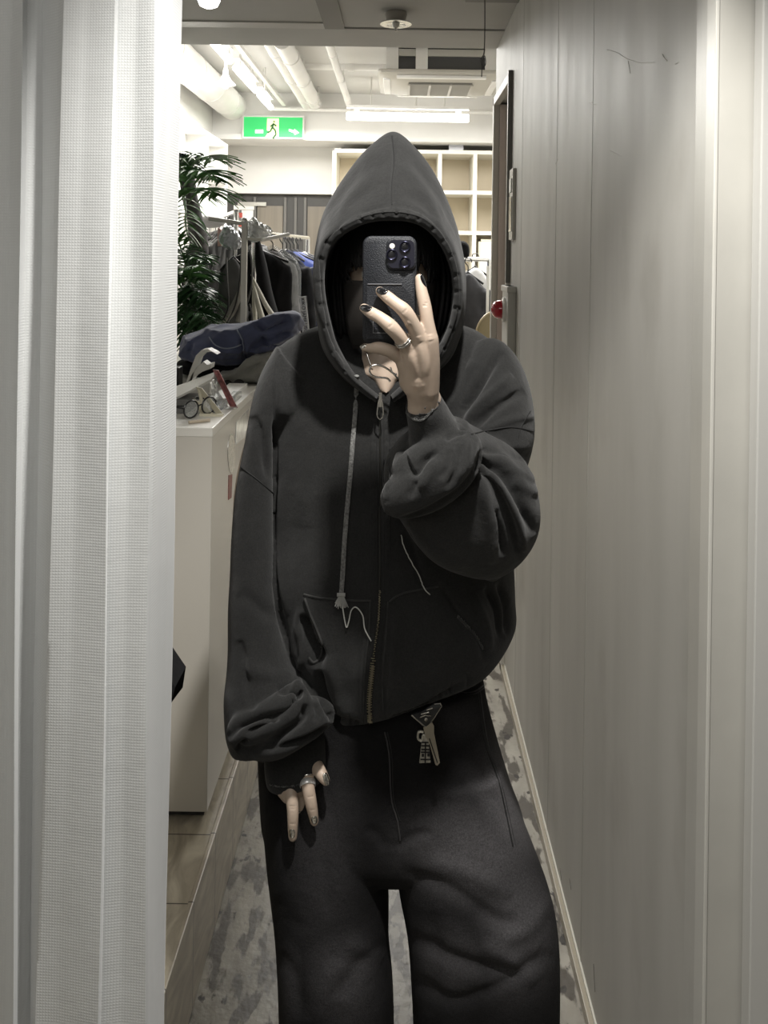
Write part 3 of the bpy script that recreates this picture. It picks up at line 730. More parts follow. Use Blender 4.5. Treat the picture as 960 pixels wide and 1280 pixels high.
# ================================================================== FOLDED SWEATSHIRTS
def blob(outline, d, thick, seed, vox=.006, wr=.008, n=22):
    """padded cloth heap from a px outline at depth d: rounded front and back"""
    m = MB(); pts = [P(a, b, d) for a, b in outline]; pts = catmull(pts+[pts[0]], 4)[:-1]
    cc = sum(pts, Vector())/len(pts); rings = []
    for k in range(9):
        th = math.pi*(k+.5)/9; s_ = math.sin(th)**.45
        rings.append([cc+(p-cc)*s_+Vector((0, -math.cos(th)*thick, 0)) for p in pts])
    m.loft(rings); me = remesh(m, vox); smooth(me, 3)
    return me
def wrinkle(me, seed, amp=.005, sc=22., st=(1, 1, 1)):
    rs = np.random.RandomState(seed); a = co(me); n = nrm(me); d = np.zeros(len(a))
    for k in range(7):
        v = rs.randn(3)*np.array(st)*sc*(1+k*.25); w_ = rs.randn(3)*sc*.4
        d += (1-np.abs(np.sin(a@v+rs.rand()*6+1.5*np.sin(a@w_))))**2.2*(.8**k)
    a += n*((d-d.mean())*amp*.5)[:, None]; setco(me, a)
M_navy = mat('navy fleece', (.085, .100, .185), .85, sheen=.3, var=.25, vscale=14, bump=.3, bscale=400)
M_gfl = mat('grey fleece', (.30, .30, .275), .85, sheen=.3, var=.2, vscale=14, bump=.3, bscale=400)
M_cord = mat('pale cord', (.30, .33, .42), .7)
nv = thing('folded_sweatshirt', 'navy hooded sweatshirt heaped in folds on the second cabinet', 'sweatshirt', (P(300, 450, 2.95).x, 2.95, T2+.03))
me = blob([(224, 428), (236, 416), (262, 406), (285, 402), (305, 402), (330, 396), (352, 393), (373, 392), (378, 403), (374, 418), (350, 440), (320, 446), (300, 455), (270, 452), (240, 447), (226, 438)], 2.95, .15, 3)
wrinkle(me, 4, .030, 10, (1, .6, 1.8))
sculpt(me, [([(318, 402), (332, 412), (345, 408), (362, 397)], -26, 3.5), ([(320, 440), (345, 425), (372, 410)], 18, 5), ([(310, 446), (322, 430), (350, 420), (372, 416)], -22, 3), ([(326, 420), (336, 432), (352, 436)], -14, 3), ([(300, 420), (304, 440), (310, 452)], -16, 3), ([(240, 425), (236, 445)], -8, 3), ([(255, 412), (290, 425), (298, 447)], 6, 3)])
NS = Surf(me)
obj('cloth', me, M_navy, nv, smooth=True, sharp=180)
for ln in ([(262, 422), (270, 432), (285, 436), (300, 431)], [(296, 412), (304, 425), (304, 440), (307, 454)]):
    pts = NS.line(ln, .003); obj('drawstring', MB().tube(pts, .0022, 6), M_cord, nv, smooth=True)
me = blob([(222, 450), (250, 446), (290, 452), (330, 444), (345, 440), (345, 460), (300, 470), (250, 468), (225, 462)], 2.99, .13, 5)
wrinkle(me, 9, .006, 15); obj('folded_trousers', me, M_black, label='black folded garment pressed beneath the navy sweatshirt', cat='garment', smooth=True, sharp=180)
gs = thing('folded_sweatshirt', 'light grey sweatshirt folded under the navy one on the second cabinet', 'sweatshirt', (P(310, 475, 2.85).x, 2.87, T2))
me = blob([(268, 474), (276, 466), (296, 461), (312, 446), (332, 440), (345, 442), (345, 476), (320, 477), (290, 476)], 2.84, .09, 8, vox=.004)
wrinkle(me, 12, .005, 22)
sculpt(me, [([(308, 468), (318, 458), (330, 452)], -16, 3.5), ([(296, 470), (300, 462), (312, 448)], 6, 3)])
obj('cloth', me, M_gfl, gs, smooth=True, sharp=180)

# ================================================================== CLOTHES RACK
def rack(name, label, xs, ys, zr, ends=True):
    t = thing(name, label, 'clothes rack', (sum(xs)/2, sum(ys)/2, SH if xs[0] < SX else 0))
    a = Vector((xs[0], ys[0], zr)); b = Vector((xs[1], ys[1], zr)); zb = ORI[t.name].z
    obj('rail', MB().tube([a, b], .012, 12), M_chrome, t, smooth=True)
    for e in (a, b):
        obj('upright', MB().tube([(e.x, e.y, zb+.03), e], .013, 12), M_chrome, t, smooth=True)
        d = (b-a).normalized().cross(Vector((0, 0, 1)))*.2
        obj('foot', MB().tube([Vector((e.x, e.y, zb+.018))-d, Vector((e.x, e.y, zb+.018))+d], .016, 10), M_chrome, t, smooth=True)
    return t
def garment(label, top, yaw, w, L, m, seed, sleeves=True, lean=0, thick=.03, hanger=M_blackp, cat='jacket', name='hanging_jacket', flare=1.15, wr=.010, vox=.011, group=None, cover=None):
    """top = point of the hanger hook; shoulders along local x"""
    t = thing(name, label, cat, top-Vector((0, 0, L+.1)), group); R = Matrix.Rotation(yaw, 3, 'Z')
    W = lambda x, y, z: top+R @ Vector((x, y, z))
    obj('hanger', MB().tube(catmull([W(.02, 0, .0), W(.012, 0, .02), W(-.012, 0, .02), W(-.015, 0, .0), W(0, 0, -.02), W(0, 0, -.05)], 4), .0028, 6)
        .tube([W(-w/2*.85, 0, -.11), W(0, 0, -.05), W(w/2*.85, 0, -.11)], .006, 8), hanger, t, smooth=True)
    m1 = MB(); rings = []
    for (f, z, th) in ((.16, -.055, .6), (.24, -.062, .8), (.6, -.095, 1), (.92, -.13, 1.15), (1., -.17, 1.2), (.98, -.3, 1.25), (.99, -.5*L-.05, 1.35), (flare, -L-.05, 1.45), (flare*.96, -L-.08, 1.2)):
        rings.append([W(w/2*f*math.copysign(abs(math.cos(a))**.8, math.cos(a)), thick*th*math.sin(a), z) for a in [2*math.pi*k/20 for k in range(20)]])
    m1.loft(rings)
    if sleeves:
        for s in (-1, 1):
            pth = catmull([W(s*w*.46, 0, -.15), W(s*w*.55, -.01, -.24), W(s*w*.60, -.02, -.42), W(s*w*.58, -.035, -.62)], 4)
            m1.tube(pth, [.055]*4+[.05]*5+[.042]*(len(pth)-9), 12)
    me = remesh(m1, vox); smooth(me, 2); wrinkle(me, seed, wr, 14, (1.5, 1.5, .5))
    obj('cloth', me, m, t, smooth=True, sharp=180)
    if cover:
        rr = []
        for (f, z, th) in ((.1, -.03, .8), (.5, -.06, 1.2), (.9, -.10, 1.6), (1.1, -.16, 1.9), (1.12, -.5, 2.), (1.12, -L-.1, 2.1)):
            rr.append([W(w/2*f*math.copysign(abs(math.cos(a))**.7, math.cos(a))+.004*math.sin(z*40+a*5), thick*th*math.sin(a)*(1+.15*math.sin(a*7+z*20)), z) for a in [2*math.pi*k/36 for k in range(36)]])
        obj('plastic_cover', MB().loft(rr, cap=False), cover, t, smooth=True, sharp=180)
    return t
M_cover = mat('clear garment film', (.6, .63, .63), .12, alpha=.2, bump=.8, bscale=25, bdist=.01)
M_blue = mat('bright blue nylon', (.035, .075, .36), .45, var=.2, vscale=10)
M_navyj = mat('dark navy wool', (.012, .016, .035), .8, var=.2, vscale=10)
M_cream = mat('cream lining', (.55, .53, .45), .7, var=.08, vscale=8)
M_leather = mat('black glossy leather', (.01, .01, .011), .28, var=.2, vscale=10)
M_dgrey = mat('charcoal jersey', (.045, .045, .05), .8, var=.2, vscale=12)
M_wht = mat('white cotton', (.75, .75, .75), .7)
# long rack running back on the left: y 3.9 -> 5.6
rail_z = P(330, 298, 4.3).z
rk = rack('clothes_rack', 'chrome clothes rack full of dark jackets left of the person', (P(318, 300, 4.0).x, P(385, 300, 5.2).x), (4.0, 5.2), rail_z+.02)
ra, rb = Vector((P(318, 300, 4.0).x, 4.0, rail_z+.02)), Vector((P(385, 300, 5.2).x, 5.2, rail_z+.02))
RD = (rb-ra)
def rp(t): return ra+RD*t-Vector((0, 0, .012+.012-.0))
gr = 'jackets hanging on the left rack'
garment('black coat hanging at the near end of the left rack, beside the steel post', rp(.05), math.radians(6), .34, .62, M_black, 1, name='hanging_coat', cat='coat', sleeves=False)
garment('grey printed shirt in a clear plastic cover on the left rack', rp(.22)+Vector((.02, 0, 0)), math.radians(12), .26, .42, mat('grey printed shirt', (.09, .085, .085), .7, var=.8, vscale=12), 2, cover=M_cover, name='covered_shirt', cat='shirt', sleeves=False)
garment('black jacket just behind the plastic-covered shirt', rp(.46), math.radians(36), .24, .62, M_black, 3, thick=.022)
garment('dark jacket with a blue shoulder line hanging mid-rack', rp(.54), math.radians(36), .26, .6, M_navyj, 4, thick=.022)
garment('bright blue jacket toward the far end of the left rack', rp(.61), math.radians(36), .39, .6, M_blue, 5, thick=.022)
garment('second bright blue jacket showing just outside the first', rp(.69), math.radians(36), .41, .62, M_blue, 6, thick=.022)
garment('white jacket at the far end of the left rack, edging the blue ones', rp(.77), math.radians(36), .44, .62, M_wht, 7, thick=.022)
# rack further left seen end on
r2a = Vector((P(262, 276, 5.6).x, 5.6, P(262, 276, 5.6).z)); r2b = Vector((P(300, 281, 4.3).x, 4.3, P(262, 276, 5.6).z))
rk2 = rack('clothes_rack', 'second chrome clothes rack farther left behind the palm', (r2b.x-.02, r2a.x), (4.3, 5.6), r2a.z)
for k in range(6):
    t_ = .1+k*.13; q = r2b+(r2a-r2b)*t_; q.z = r2a.z-.024
    garment(['shiny black leather sleeve jacket, nearest on the second rack', 'shiny black leather jacket second from the near end of the second rack', 'shiny black leather jacket third on the second rack', 'shiny black leather jacket fourth on the second rack', 'shiny black leather jacket fifth on the second rack', 'shiny black leather jacket farthest on the second rack'][k],
            q, math.radians(-35), .34, .62, M_leather, 20+k, thick=.045, wr=.016, name='leather_jacket')
garment('grey canvas bib hanging left of the steel post', P(292, 306, 3.7), math.radians(10), .13, .30, mat('grey canvas', (.10, .10, .10), .7, var=.3, vscale=10), 31, name='canvas_bib', cat='bib', sleeves=False, thick=.02)
# cream draped lining
def drape(name, strips, d, m, label, cat='garment', th=.012):
    t = thing(name, label, cat, P(*strips[0][len(strips[0])//2][:2], d)-Vector((0, 0, .15)))
    for st in strips:
        pts = catmull([P(a, b, d+e) for a, b, e, r in st], 5); rr = [v.x for v in catmull([(r, 0, 0) for a, b, e, r in st], 5)]
        obj('fold', MB().tube(pts, rr, 12, flat=.5), m, t, smooth=True, sharp=180)
    return t
drape('cream_garment', [[(314, 343, 0, .006), (322, 360, 0, .014), (334, 384, 0, .02), (348, 404, 0, .024)], [(316, 352, .02, .012), (322, 378, .02, .02), (330, 408, .02, .03)], [(317, 362, .05, .012), (318, 385, .05, .02), (319, 410, .05, .02)]], 3.55, M_cream, 'cream garment draped in folds right of the steel post')
drape('beige_bag', [[(303, 352, 0, .01), (298, 372, 0, .03), (288, 392, 0, .034), (276, 404, 0, .02)], [(304, 360, .02, .01), (304, 380, .02, .03), (300, 402, .02, .036)]], 3.6, mat('grey beige cloth', (.30, .29, .26), .75, var=.2, vscale=10), 'grey-beige cloth bag hanging left of the steel post', 'bag')
for (pl, lb) in (([(283, 322), (284, 350), (285, 385), (276, 404)], 'long black strap hanging at the left of the grey bib'), ([(302, 316), (300, 350), (294, 382), (284, 404)], 'black strap hanging between the bib and the steel post'),
                 ([(312, 312), (315, 330), (314, 360), (306, 388), (304, 404)], 'black strap looping down just right of the steel post'), ([(312, 380), (315, 395), (314, 410)], 'short black strap in front of the cream garment')):
    obj('bag_strap', MB().tube(catmull([P(a, b, 3.5) for a, b in pl], 5), .011, 8, flat=.35), M_blackp, smooth=True, label=lb, cat='strap')
drape('black_garment', [[(322, 300, .1, .02), (326, 330, .1, .05), (333, 370, .1, .06), (342, 405, .1, .07)], [(311, 318, .12, .02), (313, 350, .12, .04), (318, 400, .12, .05)], [(290, 398, .0, .03), (310, 396, 0, .05), (330, 402, 0, .05)]], 3.75, M_black, 'black garment hanging behind the cream one')
# steel post in front
p0 = P(306, 276, 3.45); p1 = P(306, 385, 3.45)
ps = thing('steel_post', 'grey-beige steel rack post standing between the hung clothes', 'post', (p0.x, 3.45, T2))
obj('post', MB().box((p0.x-.011, 3.44, T2), (p0.x+.011, 3.462, p0.z)), M_steel, ps, bevel=.002)
obj('cap', MB().ball((p0.x, 3.451, p0.z), .014), M_chrome, ps, smooth=True)
obj('cross_rail', MB().tube([P(261, 273, 3.45), P(300, 279, 3.45), p0+Vector((0, 0, -.01))], .008, 10), M_steel, ps, smooth=True)
obj('cross_arm', MB().tube([P(328, 300, 3.4), P(361, 293, 3.5)], .0075, 10), M_plw, ps, smooth=True)
obj('cross_arm', MB().tube([p0+Vector((0, 0, -.07)), P(330, 300, 3.42)], .0055, 10), M_steel, ps, smooth=True)
# crumpled plastic bag on the post
me = blob([(309, 281), (314, 274), (325, 277), (336, 285), (338, 292), (330, 300), (320, 302), (310, 296)], 3.5, .05, 3, vox=.004); wrinkle(me, 41, .018, 24); wrinkle(me, 42, .006, 70)
obj('plastic_bag', me, mat('crumpled film', (.55, .57, .56), .08, .25, alpha=.75), smooth=True, sharp=25, label='crumpled clear plastic bag slung over the top of the steel post', cat='bag')
me = blob([(274, 296), (284, 284), (296, 290), (304, 303), (298, 312), (286, 312), (278, 308)], 3.6, .04, 3, vox=.005); wrinkle(me, 43, .016, 22); wrinkle(me, 44, .006, 70)
obj('plastic_bag', me, mat('silver film', (.45, .47, .50), .12, .5), smooth=True, sharp=25, label='crumpled silvery plastic bag left of the steel post', cat='bag')
obj('pink_card', MB().prism([P(272, 284, 3.8), P(288, 296, 3.8), P(286, 306, 3.8), P(272, 308, 3.8)], (0, .01, 0)), mat('pink card', (.72, .42, .42), .5), label='pink card behind the silvery plastic bag', cat='card')
obj('white_cushion', MB().ball(P(263, 277, 4.2), .075, 18, 12, (1, .6, .42)), M_wht, smooth=True, label='white rounded bundle on the rail behind the palm trunk', cat='bundle')
nt_ = thing('notice_board', 'small white notice with red marks by the dark doors', 'notice', P(304, 296, 7.94))
obj('board', MB().box(P(293, 296, 7.945), P(318, 258, 7.971)), M_wht, nt_)
obj('header', MB().box(P(292, 262, 7.935), P(318, 257, 7.95)), M_plw, nt_)
for (a, b, c_, d_) in ((296, 272, 303, 266), (296, 283, 303, 277), (297, 293, 302, 287)): obj('red_mark', MB().box(P(a, b, 7.938), P(c_, d_, 7.947)), mat('red ink', (.45, .07, .05), .5), nt_)
# vertical lettered sign
sg = thing('lettered_sign', 'narrow white upright sign with small dark lettering beside the hood', 'sign', P(381, 414, 3.2))
A, B, Cc, D = P(374, 371, 3.2), P(382, 370, 3.2), P(387, 418, 3.2), P(378, 419, 3.2)
obj('board', MB().prism([A, B, Cc, D], (0, .008, 0)), mat('white sign board', (.92, .92, .90), .4), sg)
xax = (Cc-B).normalized(); zax = Vector((0, -1, 0)); yax = zax.cross(xax).normalized()
Mx = Matrix.Translation((A+B+Cc+D)/4+Vector((0, -.0015, 0))) @ Matrix((xax, yax, zax)).transposed().to_4x4()
obj('lettering', text_mesh('KIKO JAMILUSO', .0185, Mx), M_blackp, sg, fixn=False)
obj('stand', MB().tube([(A+B)/2+Vector((0.01, .012, 0)), Vector(((A+B).x/2+.03, 3.215, T2))], .006, 8), M_blackp, sg)

# right of the hood: rack with dark shirt, white shirt, cap, olive chair back
r3 = rack('clothes_rack', 'clothes rack with a dark shirt right of the hood', (P(560, 326, 4.6).x, P(612, 326, 4.6).x), (4.6, 4.62), P(590, 324, 4.6).z)
garment('charcoal shirt hanging on the rack right of the hood', P(585, 328, 4.45), 0, .19, .42, M_dgrey, 51, sleeves=True, name='hanging_shirt', cat='shirt', thick=.05)
garment('white shirt partly hidden behind the charcoal one', P(594, 322, 4.8), 0, .2, .42, M_wht, 52, sleeves=False, name='hanging_shirt', cat='shirt')
me = blob([(572, 302), (579, 301), (586, 307), (586, 321), (580, 322), (574, 318)], 4.4, .06, 4, vox=.006)
obj('baseball_cap', me, M_black, smooth=True, sharp=180, label='black cap resting on top of the charcoal shirt', cat='cap')
tb = MB(); 
ch = thing('chair', 'olive-brown chair with a curved back beside the right wall end', 'chair', (P(612, 400, 4.2).x-.02, 4.4, 0))
p = P(618, 425, 4.2); W = lambda x, y, z: Vector((p.x+x, 4.2+y, z))
rings = []
zc = P(610, 412, 4.2).z
M_olive = mat('olive leather', (.19, .15, .075), .4)
arc = [P(596, 424, 4.2), P(598, 410, 4.2), P(604, 399, 4.2), P(613, 392, 4.2), P(624, 391, 4.2)]
pts = catmull(arc, 5); low = [Vector((q.x, q.y, zc-.25)) for q in pts]
obj('backrest', MB().prism(pts+[low[-1], low[0]], (0, .03, 0)), M_olive, ch, bevel=.003)
obj('back_frame', MB().tube([q+Vector((0, .012, 0)) for q in pts], .009, 8), mat('tan piping', (.42, .34, .2), .4), ch, smooth=True)
obj('seat', MB().box((pts[0].x-.02, 4.2, .62), (pts[-1].x+.16, 4.6, .68)), M_olive, ch, bevel=.01)
for (x, y) in ((0, 0), (.34, 0), (0, .36), (.34, .36)): obj('leg', MB().tube([(pts[0].x-.01+x, 4.22+y, 0), (pts[0].x-.01+x, 4.22+y, .63)], .012, 8), M_steel, ch, smooth=True)
obj('white_post', MB().box((P(609, 330, 4.3).x, 4.3, 0), (P(612, 330, 4.3).x, 4.33, P(609, 333, 4.3).z)), M_plw, label='thin white post between the charcoal shirt and the grey wall', cat='post')

# ================================================================== PALM
pt = thing('potted_palm', 'green palm with long arching fronds behind the curtain edge', 'plant', (P(235, 400, 3.95).x, 3.95, SH))
pb = Vector((P(228, 400, 3.95).x, 3.95, SH))
M_leaf = mat('palm leaf', (.07, .20, .04), .38, var=.5, vscale=14)
M_leafd = mat('dark palm leaf', (.03, .09, .028), .4, var=.4, vscale=14)
M_trunk = mat('grey palm trunk', (.11, .105, .105), .8, var=.4, vscale=40, bump=.6, bscale=60)
obj('pot', MB().lathe(pb, [(.12, 0), (.15, .02), (.19, .3), (.2, .31), (.2, .34), (.17, .34), (.16, .31)]), mat('charcoal pot', (.06, .06, .06), .5), pt, smooth=True)
obj('trunk', MB().tube(catmull([pb+Vector((0, 0, .3)), P(248, 400, 3.95), P(249, 320, 3.95), P(246, 285, 3.95), P(237, 245, 3.95), P(231, 200, 3.95)], 5), [.05]*6+[.043]*10+[.036]*10, 14), M_trunk, pt, smooth=True)
rs = random.Random(11)
def frond(base, ctrl, n, ll, m, droop=.5, seed=0):
    r_ = random.Random(seed); pts = catmull([base]+ctrl, 10); mb = MB(); mb.tube(pts, [.006*(1-.7*i/len(pts)) for i in range(len(pts))], 6)
    k = len(pts)
    for i in range(n):
        f = .18+.82*i/(n-1); j = min(int(f*(k-1)), k-2); p_ = pts[j].lerp(pts[j+1], f*(k-1)-j); t_ = (pts[j+1]-pts[j]).normalized()
        sd = t_.cross(Vector((0, 0, 1)))
        if sd.length < .1: sd = Vector((1, 0, 0))
        sd.normalize(); L_ = ll*(math.sin(min(1, f*1.05)*math.pi*.82+.35))*(.8+.4*r_.random())
        for s in (-1, 1):
            d = (t_*.75+sd*s*.8+Vector((r_.uniform(-.1, .1), r_.uniform(-.1, .1), r_.uniform(0, .3)))).normalized()
            q = []
            for a in range(6):
                u = a/5; q.append(p_+d*L_*u+Vector((0, 0, -droop*L_*u*u)))
            wv = d.cross(Vector((0, 0, 1))).normalized()
            ws = [.003, .0085, .009, .0075, .005, .0005]
            vs = []; 
            for a in range(6): vs += [q[a]-wv*ws[a]*1.1+Vector((0, 0, .002)), q[a]-Vector((0, 0, .002)), q[a]+wv*ws[a]*1.1+Vector((0, 0, .002))]
            fs = []
            for a in range(5):
                o_ = a*3; fs += [(o_, o_+1, o_+4, o_+3), (o_+1, o_+2, o_+5, o_+4)]
            mb.add(vs, fs)
    return obj('frond', mb, m, pt, smooth=True, fixn=False, sharp=180)
top = P(229, 235, 3.95)
defs = [([P(240, 205, 3.9), P(256, 196, 3.8), P(270, 200, 3.7)], M_leaf, 22, .19, .35),
        ([P(238, 222, 3.8), P(256, 214, 3.65), P(276, 226, 3.55)], M_leaf, 26, .20, .3),
        ([P(240, 240, 3.8), P(258, 236, 3.6), P(272, 244, 3.5)], M_leaf, 20, .18, .4),
        ([P(230, 215, 3.9), P(222, 196, 3.8), P(210, 190, 3.7)], M_leafd, 18, .15, .5),
        ([P(215, 210, 3.8), P(190, 200, 3.7), P(160, 230, 3.7)], M_leaf, 22, .3, .5),
        ([P(232, 262, 3.7), P(232, 280, 3.55), P(236, 300, 3.5)], M_leaf, 12, .13, .5)]
for i, (ctl, m_, n_, ll, dr_) in enumerate(defs): frond(top, ctl, n_, ll, m_, dr_, i)
low_ = P(236, 350, 3.9)
for i, (a, b, c_) in enumerate([((238, 330), (248, 320), (256, 326)), ((240, 345), (250, 340), (258, 348)), ((240, 360), (250, 362), (258, 380)), ((232, 330), (222, 300), (212, 290)), ((240, 365), (258, 375), (270, 398)), ((232, 370), (240, 392), (248, 412)), ((228, 350), (215, 345), (200, 370)), ((236, 330), (234, 318), (240, 308)), ((230, 380), (226, 400), (230, 420)), ((236, 350), (240, 338), (250, 332)), ((240, 380), (256, 395), (262, 415)), ((232, 395), (244, 415), (238, 440))]):
    frond(low_, [P(*a, 3.8-.02*i), P(*b, 3.66-.02*i), P(*c_, 3.56-.02*i)], 16, .125, M_leafd if i % 3 else M_leaf, .4, 30+i)
# ================================================================== PERSON
def cloth_mat(name, c1, c2, sc=7, rough=.92, sheen=.35, fine=.5, fs=700, fade=None):
    m = bpy.data.materials.new(name); m.use_nodes = True
    nt = m.node_tree; b = nt.nodes['Principled BSDF']; L = nt.links; N = nt.nodes.new
    tc = N('ShaderNodeTexCoord'); n = N('ShaderNodeTexNoise'); n.inputs['Scale'].default_value = sc; n.inputs['Detail'].default_value = 9; n.inputs['Roughness'].default_value = .62
    L.new(tc.outputs['Object'], n.inputs['Vector'])
    r = N('ShaderNodeValToRGB'); r.color_ramp.elements[0].position = .3; r.color_ramp.elements[0].color = (*c1, 1)
    r.color_ramp.elements[1].position = .72; r.color_ramp.elements[1].color = (*c2, 1); L.new(n.outputs[0], r.inputs[0])
    src = r.outputs[0]
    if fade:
        at = N('ShaderNodeAttribute'); at.attribute_name = 'wear_light'
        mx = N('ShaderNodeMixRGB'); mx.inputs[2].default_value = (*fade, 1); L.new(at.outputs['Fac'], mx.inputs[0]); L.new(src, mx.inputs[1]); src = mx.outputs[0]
    n3 = N('ShaderNodeTexNoise'); n3.inputs['Scale'].default_value = 420; n3.inputs['Detail'].default_value = 2; L.new(tc.outputs['Object'], n3.inputs['Vector'])
    mr = N('ShaderNodeMapRange'); mr.inputs['From Min'].default_value = .3; mr.inputs['From Max'].default_value = .7; mr.inputs['To Min'].default_value = .72; mr.inputs['To Max'].default_value = 1.25
    L.new(n3.outputs[0], mr.inputs[0]); mm = N('ShaderNodeMixRGB'); mm.blend_type = 'MULTIPLY'; mm.inputs[0].default_value = 1
    L.new(src, mm.inputs[1]); L.new(mr.outputs[0], mm.inputs[2]); L.new(mm.outputs[0], b.inputs['Base Color'])
    b.inputs['Roughness'].default_value = rough; b.inputs['Sheen Weight'].default_value = sheen; b.inputs['Sheen Roughness'].default_value = .6
    b.inputs['Specular IOR Level'].default_value = .2
    bp = N('ShaderNodeBump'); bp.inputs['Strength'].default_value = fine; bp.inputs['Distance'].default_value = .0008
    n2 = N('ShaderNodeTexNoise'); n2.inputs['Scale'].default_value = fs; L.new(tc.outputs['Object'], n2.inputs['Vector']); L.new(n2.outputs[0], bp.inputs['Height'])
    n4 = N('ShaderNodeTexNoise'); n4.inputs['Scale'].default_value = 38; n4.inputs['Detail'].default_value = 4; L.new(tc.outputs['Object'], n4.inputs['Vector'])
    bp2 = N('ShaderNodeBump'); bp2.inputs['Strength'].default_value = .45; bp2.inputs['Distance'].default_value = .005
    L.new(n4.outputs[0], bp2.inputs['Height']); L.new(bp.outputs[0], bp2.inputs['Normal']); L.new(bp2.outputs[0], b.inputs['Normal'])
    return m
M_hood = cloth_mat('washed black fleece', (.0118, .0118, .0116), (.0205, .0205, .020), sheen=.10)
M_seam = mat('black seam thread', (.006, .006, .006), .8)
M_edge = mat('frayed grey edge', (.085, .085, .082), .9, var=.5, vscale=160)
M_rim = mat('worn seam ridge', (.028, .028, .027), .9, var=.4, vscale=60)
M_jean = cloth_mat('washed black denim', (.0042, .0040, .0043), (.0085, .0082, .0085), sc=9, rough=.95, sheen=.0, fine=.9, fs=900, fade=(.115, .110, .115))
M_skin = mat('skin', (.45, .355, .28), .48, var=.07, vscale=40, bump=.12, bscale=500, bdist=.0006)
M_skin.node_tree.nodes['Principled BSDF'].inputs['Subsurface Weight'].default_value = .05
M_skin.node_tree.nodes['Principled BSDF'].inputs['Subsurface Radius'].default_value = (.01, .004, .002)
M_hair = mat('black hair', (.004, .0035, .0035), .75, var=.4, vscale=60, stretch=(8, 8, 1))
M_nail = mat('black nail polish', (.006, .006, .007), .08, coat=1)
M_snail = mat('chrome nail polish', (.62, .60, .55), .15, 1., var=.5, vscale=300)
M_silver = mat('silver', (.68, .66, .62), .16, 1.)
M_ntape = mat('grey drawcord', (.16, .16, .155), .9, var=.5, vscale=260, bump=.8, bscale=500)
M_mask = mat('dark face mask', (.028, .024, .021), .8)
person = thing('person', 'person in a black hooded zip sweatshirt and wide black jeans taking a mirror photo', 'person', (0, 1.40, 0))

# ---- hoodie: trunk and sleeves grown together
hb = MB()
trunk = [(430,402,552,402,1.42,.06),(385,412,592,410,1.42,.075),(354,430,622,434,1.42,.082),(340,450,640,456,1.42,.095),(336,490,648,490,1.41,.108),
         (338,540,650,540,1.41,.12),(340,620,645,620,1.41,.125),(342,700,642,700,1.40,.128),(346,760,641,745,1.40,.133),(356,800,643,772,1.40,.138),(376,832,634,795,1.40,.135),
         (390,862,620,808,1.39,.125),(402,880,606,816,1.39,.112)]
hb.loft(ringset(trunk, 5, 56, 2.5, perp=False))
sl = [(346,432,402,500,1.40,.07),(328,468,385,520,1.395,.082),(314,515,356,535,1.39,.08),(303,570,348,575,1.385,.078),(296,625,348,625,1.38,.078),(291,695,350,692,1.37,.08),(288,770,360,765,1.36,.083),
      (286,838,376,830,1.35,.088),(284,885,398,862,1.335,.09),(285,922,413,888,1.325,.088),(297,944,414,908,1.32,.072),(318,945,408,918,1.315,.05)]
hb.loft(ringset(sl, 5, 44, 2.3))
cuffL = [(326,925,410,905,1.315,.038),(330,940,411,925,1.31,.040),(333,965,412,950,1.305,.039),(337,980,411,966,1.305,.037),(345,976,405,965,1.305,.026),(345,962,405,952,1.305,.024)]
hb.loft(ringset(cuffL, 4, 40, 2.4))
ua = [(588,440,626,442,1.41,.065),(575,458,650,458,1.40,.082),(566,500,664,496,1.385,.095),(560,560,665,556,1.36,.10),(556,620,650,618,1.33,.09),(562,668,638,664,1.30,.08),(580,695,634,688,1.285,.075),(600,704,624,700,1.285,.05)]
hb.loft(ringset(ua, 5, 44, 2.2))
fa = [(618,690,634,650,1.30,.05),(594,704,640,606,1.285,.07),(556,704,650,570,1.25,.088),(514,672,618,548,1.215,.082),(491,634,598,538,1.185,.070),(487,602,588,532,1.165,.058),(497,575,580,528,1.155,.044),(508,562,572,524,1.15,.035)]
hb.loft(ringset(fa, 5, 48, 2.2))
cuffR = [(520,598,590,560,1.165,.034),(515,570,586,544,1.155,.035),(511,540,568,518,1.145,.034),(507,512,553,494,1.13,.031),(512,513,548,498,1.13,.024),(517,535,556,518,1.14,.022)]
hb.loft(ringset(cuffR, 4, 40, 2.2))
# overlapping rolled fabric at the cuffs
def roll(spec, n=20): hb.tube(*spec, n)
def ptube(pts, n=18, flat=1.):
    q = catmull([P(a, b, d) for a, b, d, r in pts], 5); rr = [v.x for v in catmull([(r, 0, 0) for a, b, d, r in pts], 5)]
    hb.tube(q, rr, n, flat=flat)
ptube([(296,930,1.265,.012),(300,915,1.25,.022),(325,905,1.245,.024),(350,893,1.245,.026),(375,875,1.25,.026),(386,868,1.255,.018)])
ptube([(310,938,1.262,.012),(340,930,1.25,.022),(368,912,1.245,.028),(392,895,1.25,.028),(408,893,1.27,.018)])
ptube([(494,616,1.150,.018),(502,622,1.135,.030),(530,608,1.125,.038),(556,588,1.12,.038),(576,566,1.125,.030),(582,545,1.14,.020)])
ptube([(500,590,1.135,.016),(520,582,1.125,.022),(548,566,1.12,.024),(572,548,1.13,.016)])
ptube([(497,592,1.14,.008),(502,582,1.135,.010),(500,566,1.14,.005)])
me_h = remesh(hb, .0029)
smooth(me_h, 5)
# broad soft folds
a = co(me_h); n_ = nrm(me_h); px_, py_ = proj(a)
lf = (np.sin(px_*.045+py_*.021+2*np.sin(py_*.018))*.5+np.sin(px_*.021-py_*.049+1.3*np.sin(px_*.03))*.5)
a += n_*(lf*.0028)[:, None]; setco(me_h, a)
st = []
V = lambda poly, amp, w, kind='g', rng=None: st.append((poly, amp, w, kind, rng))
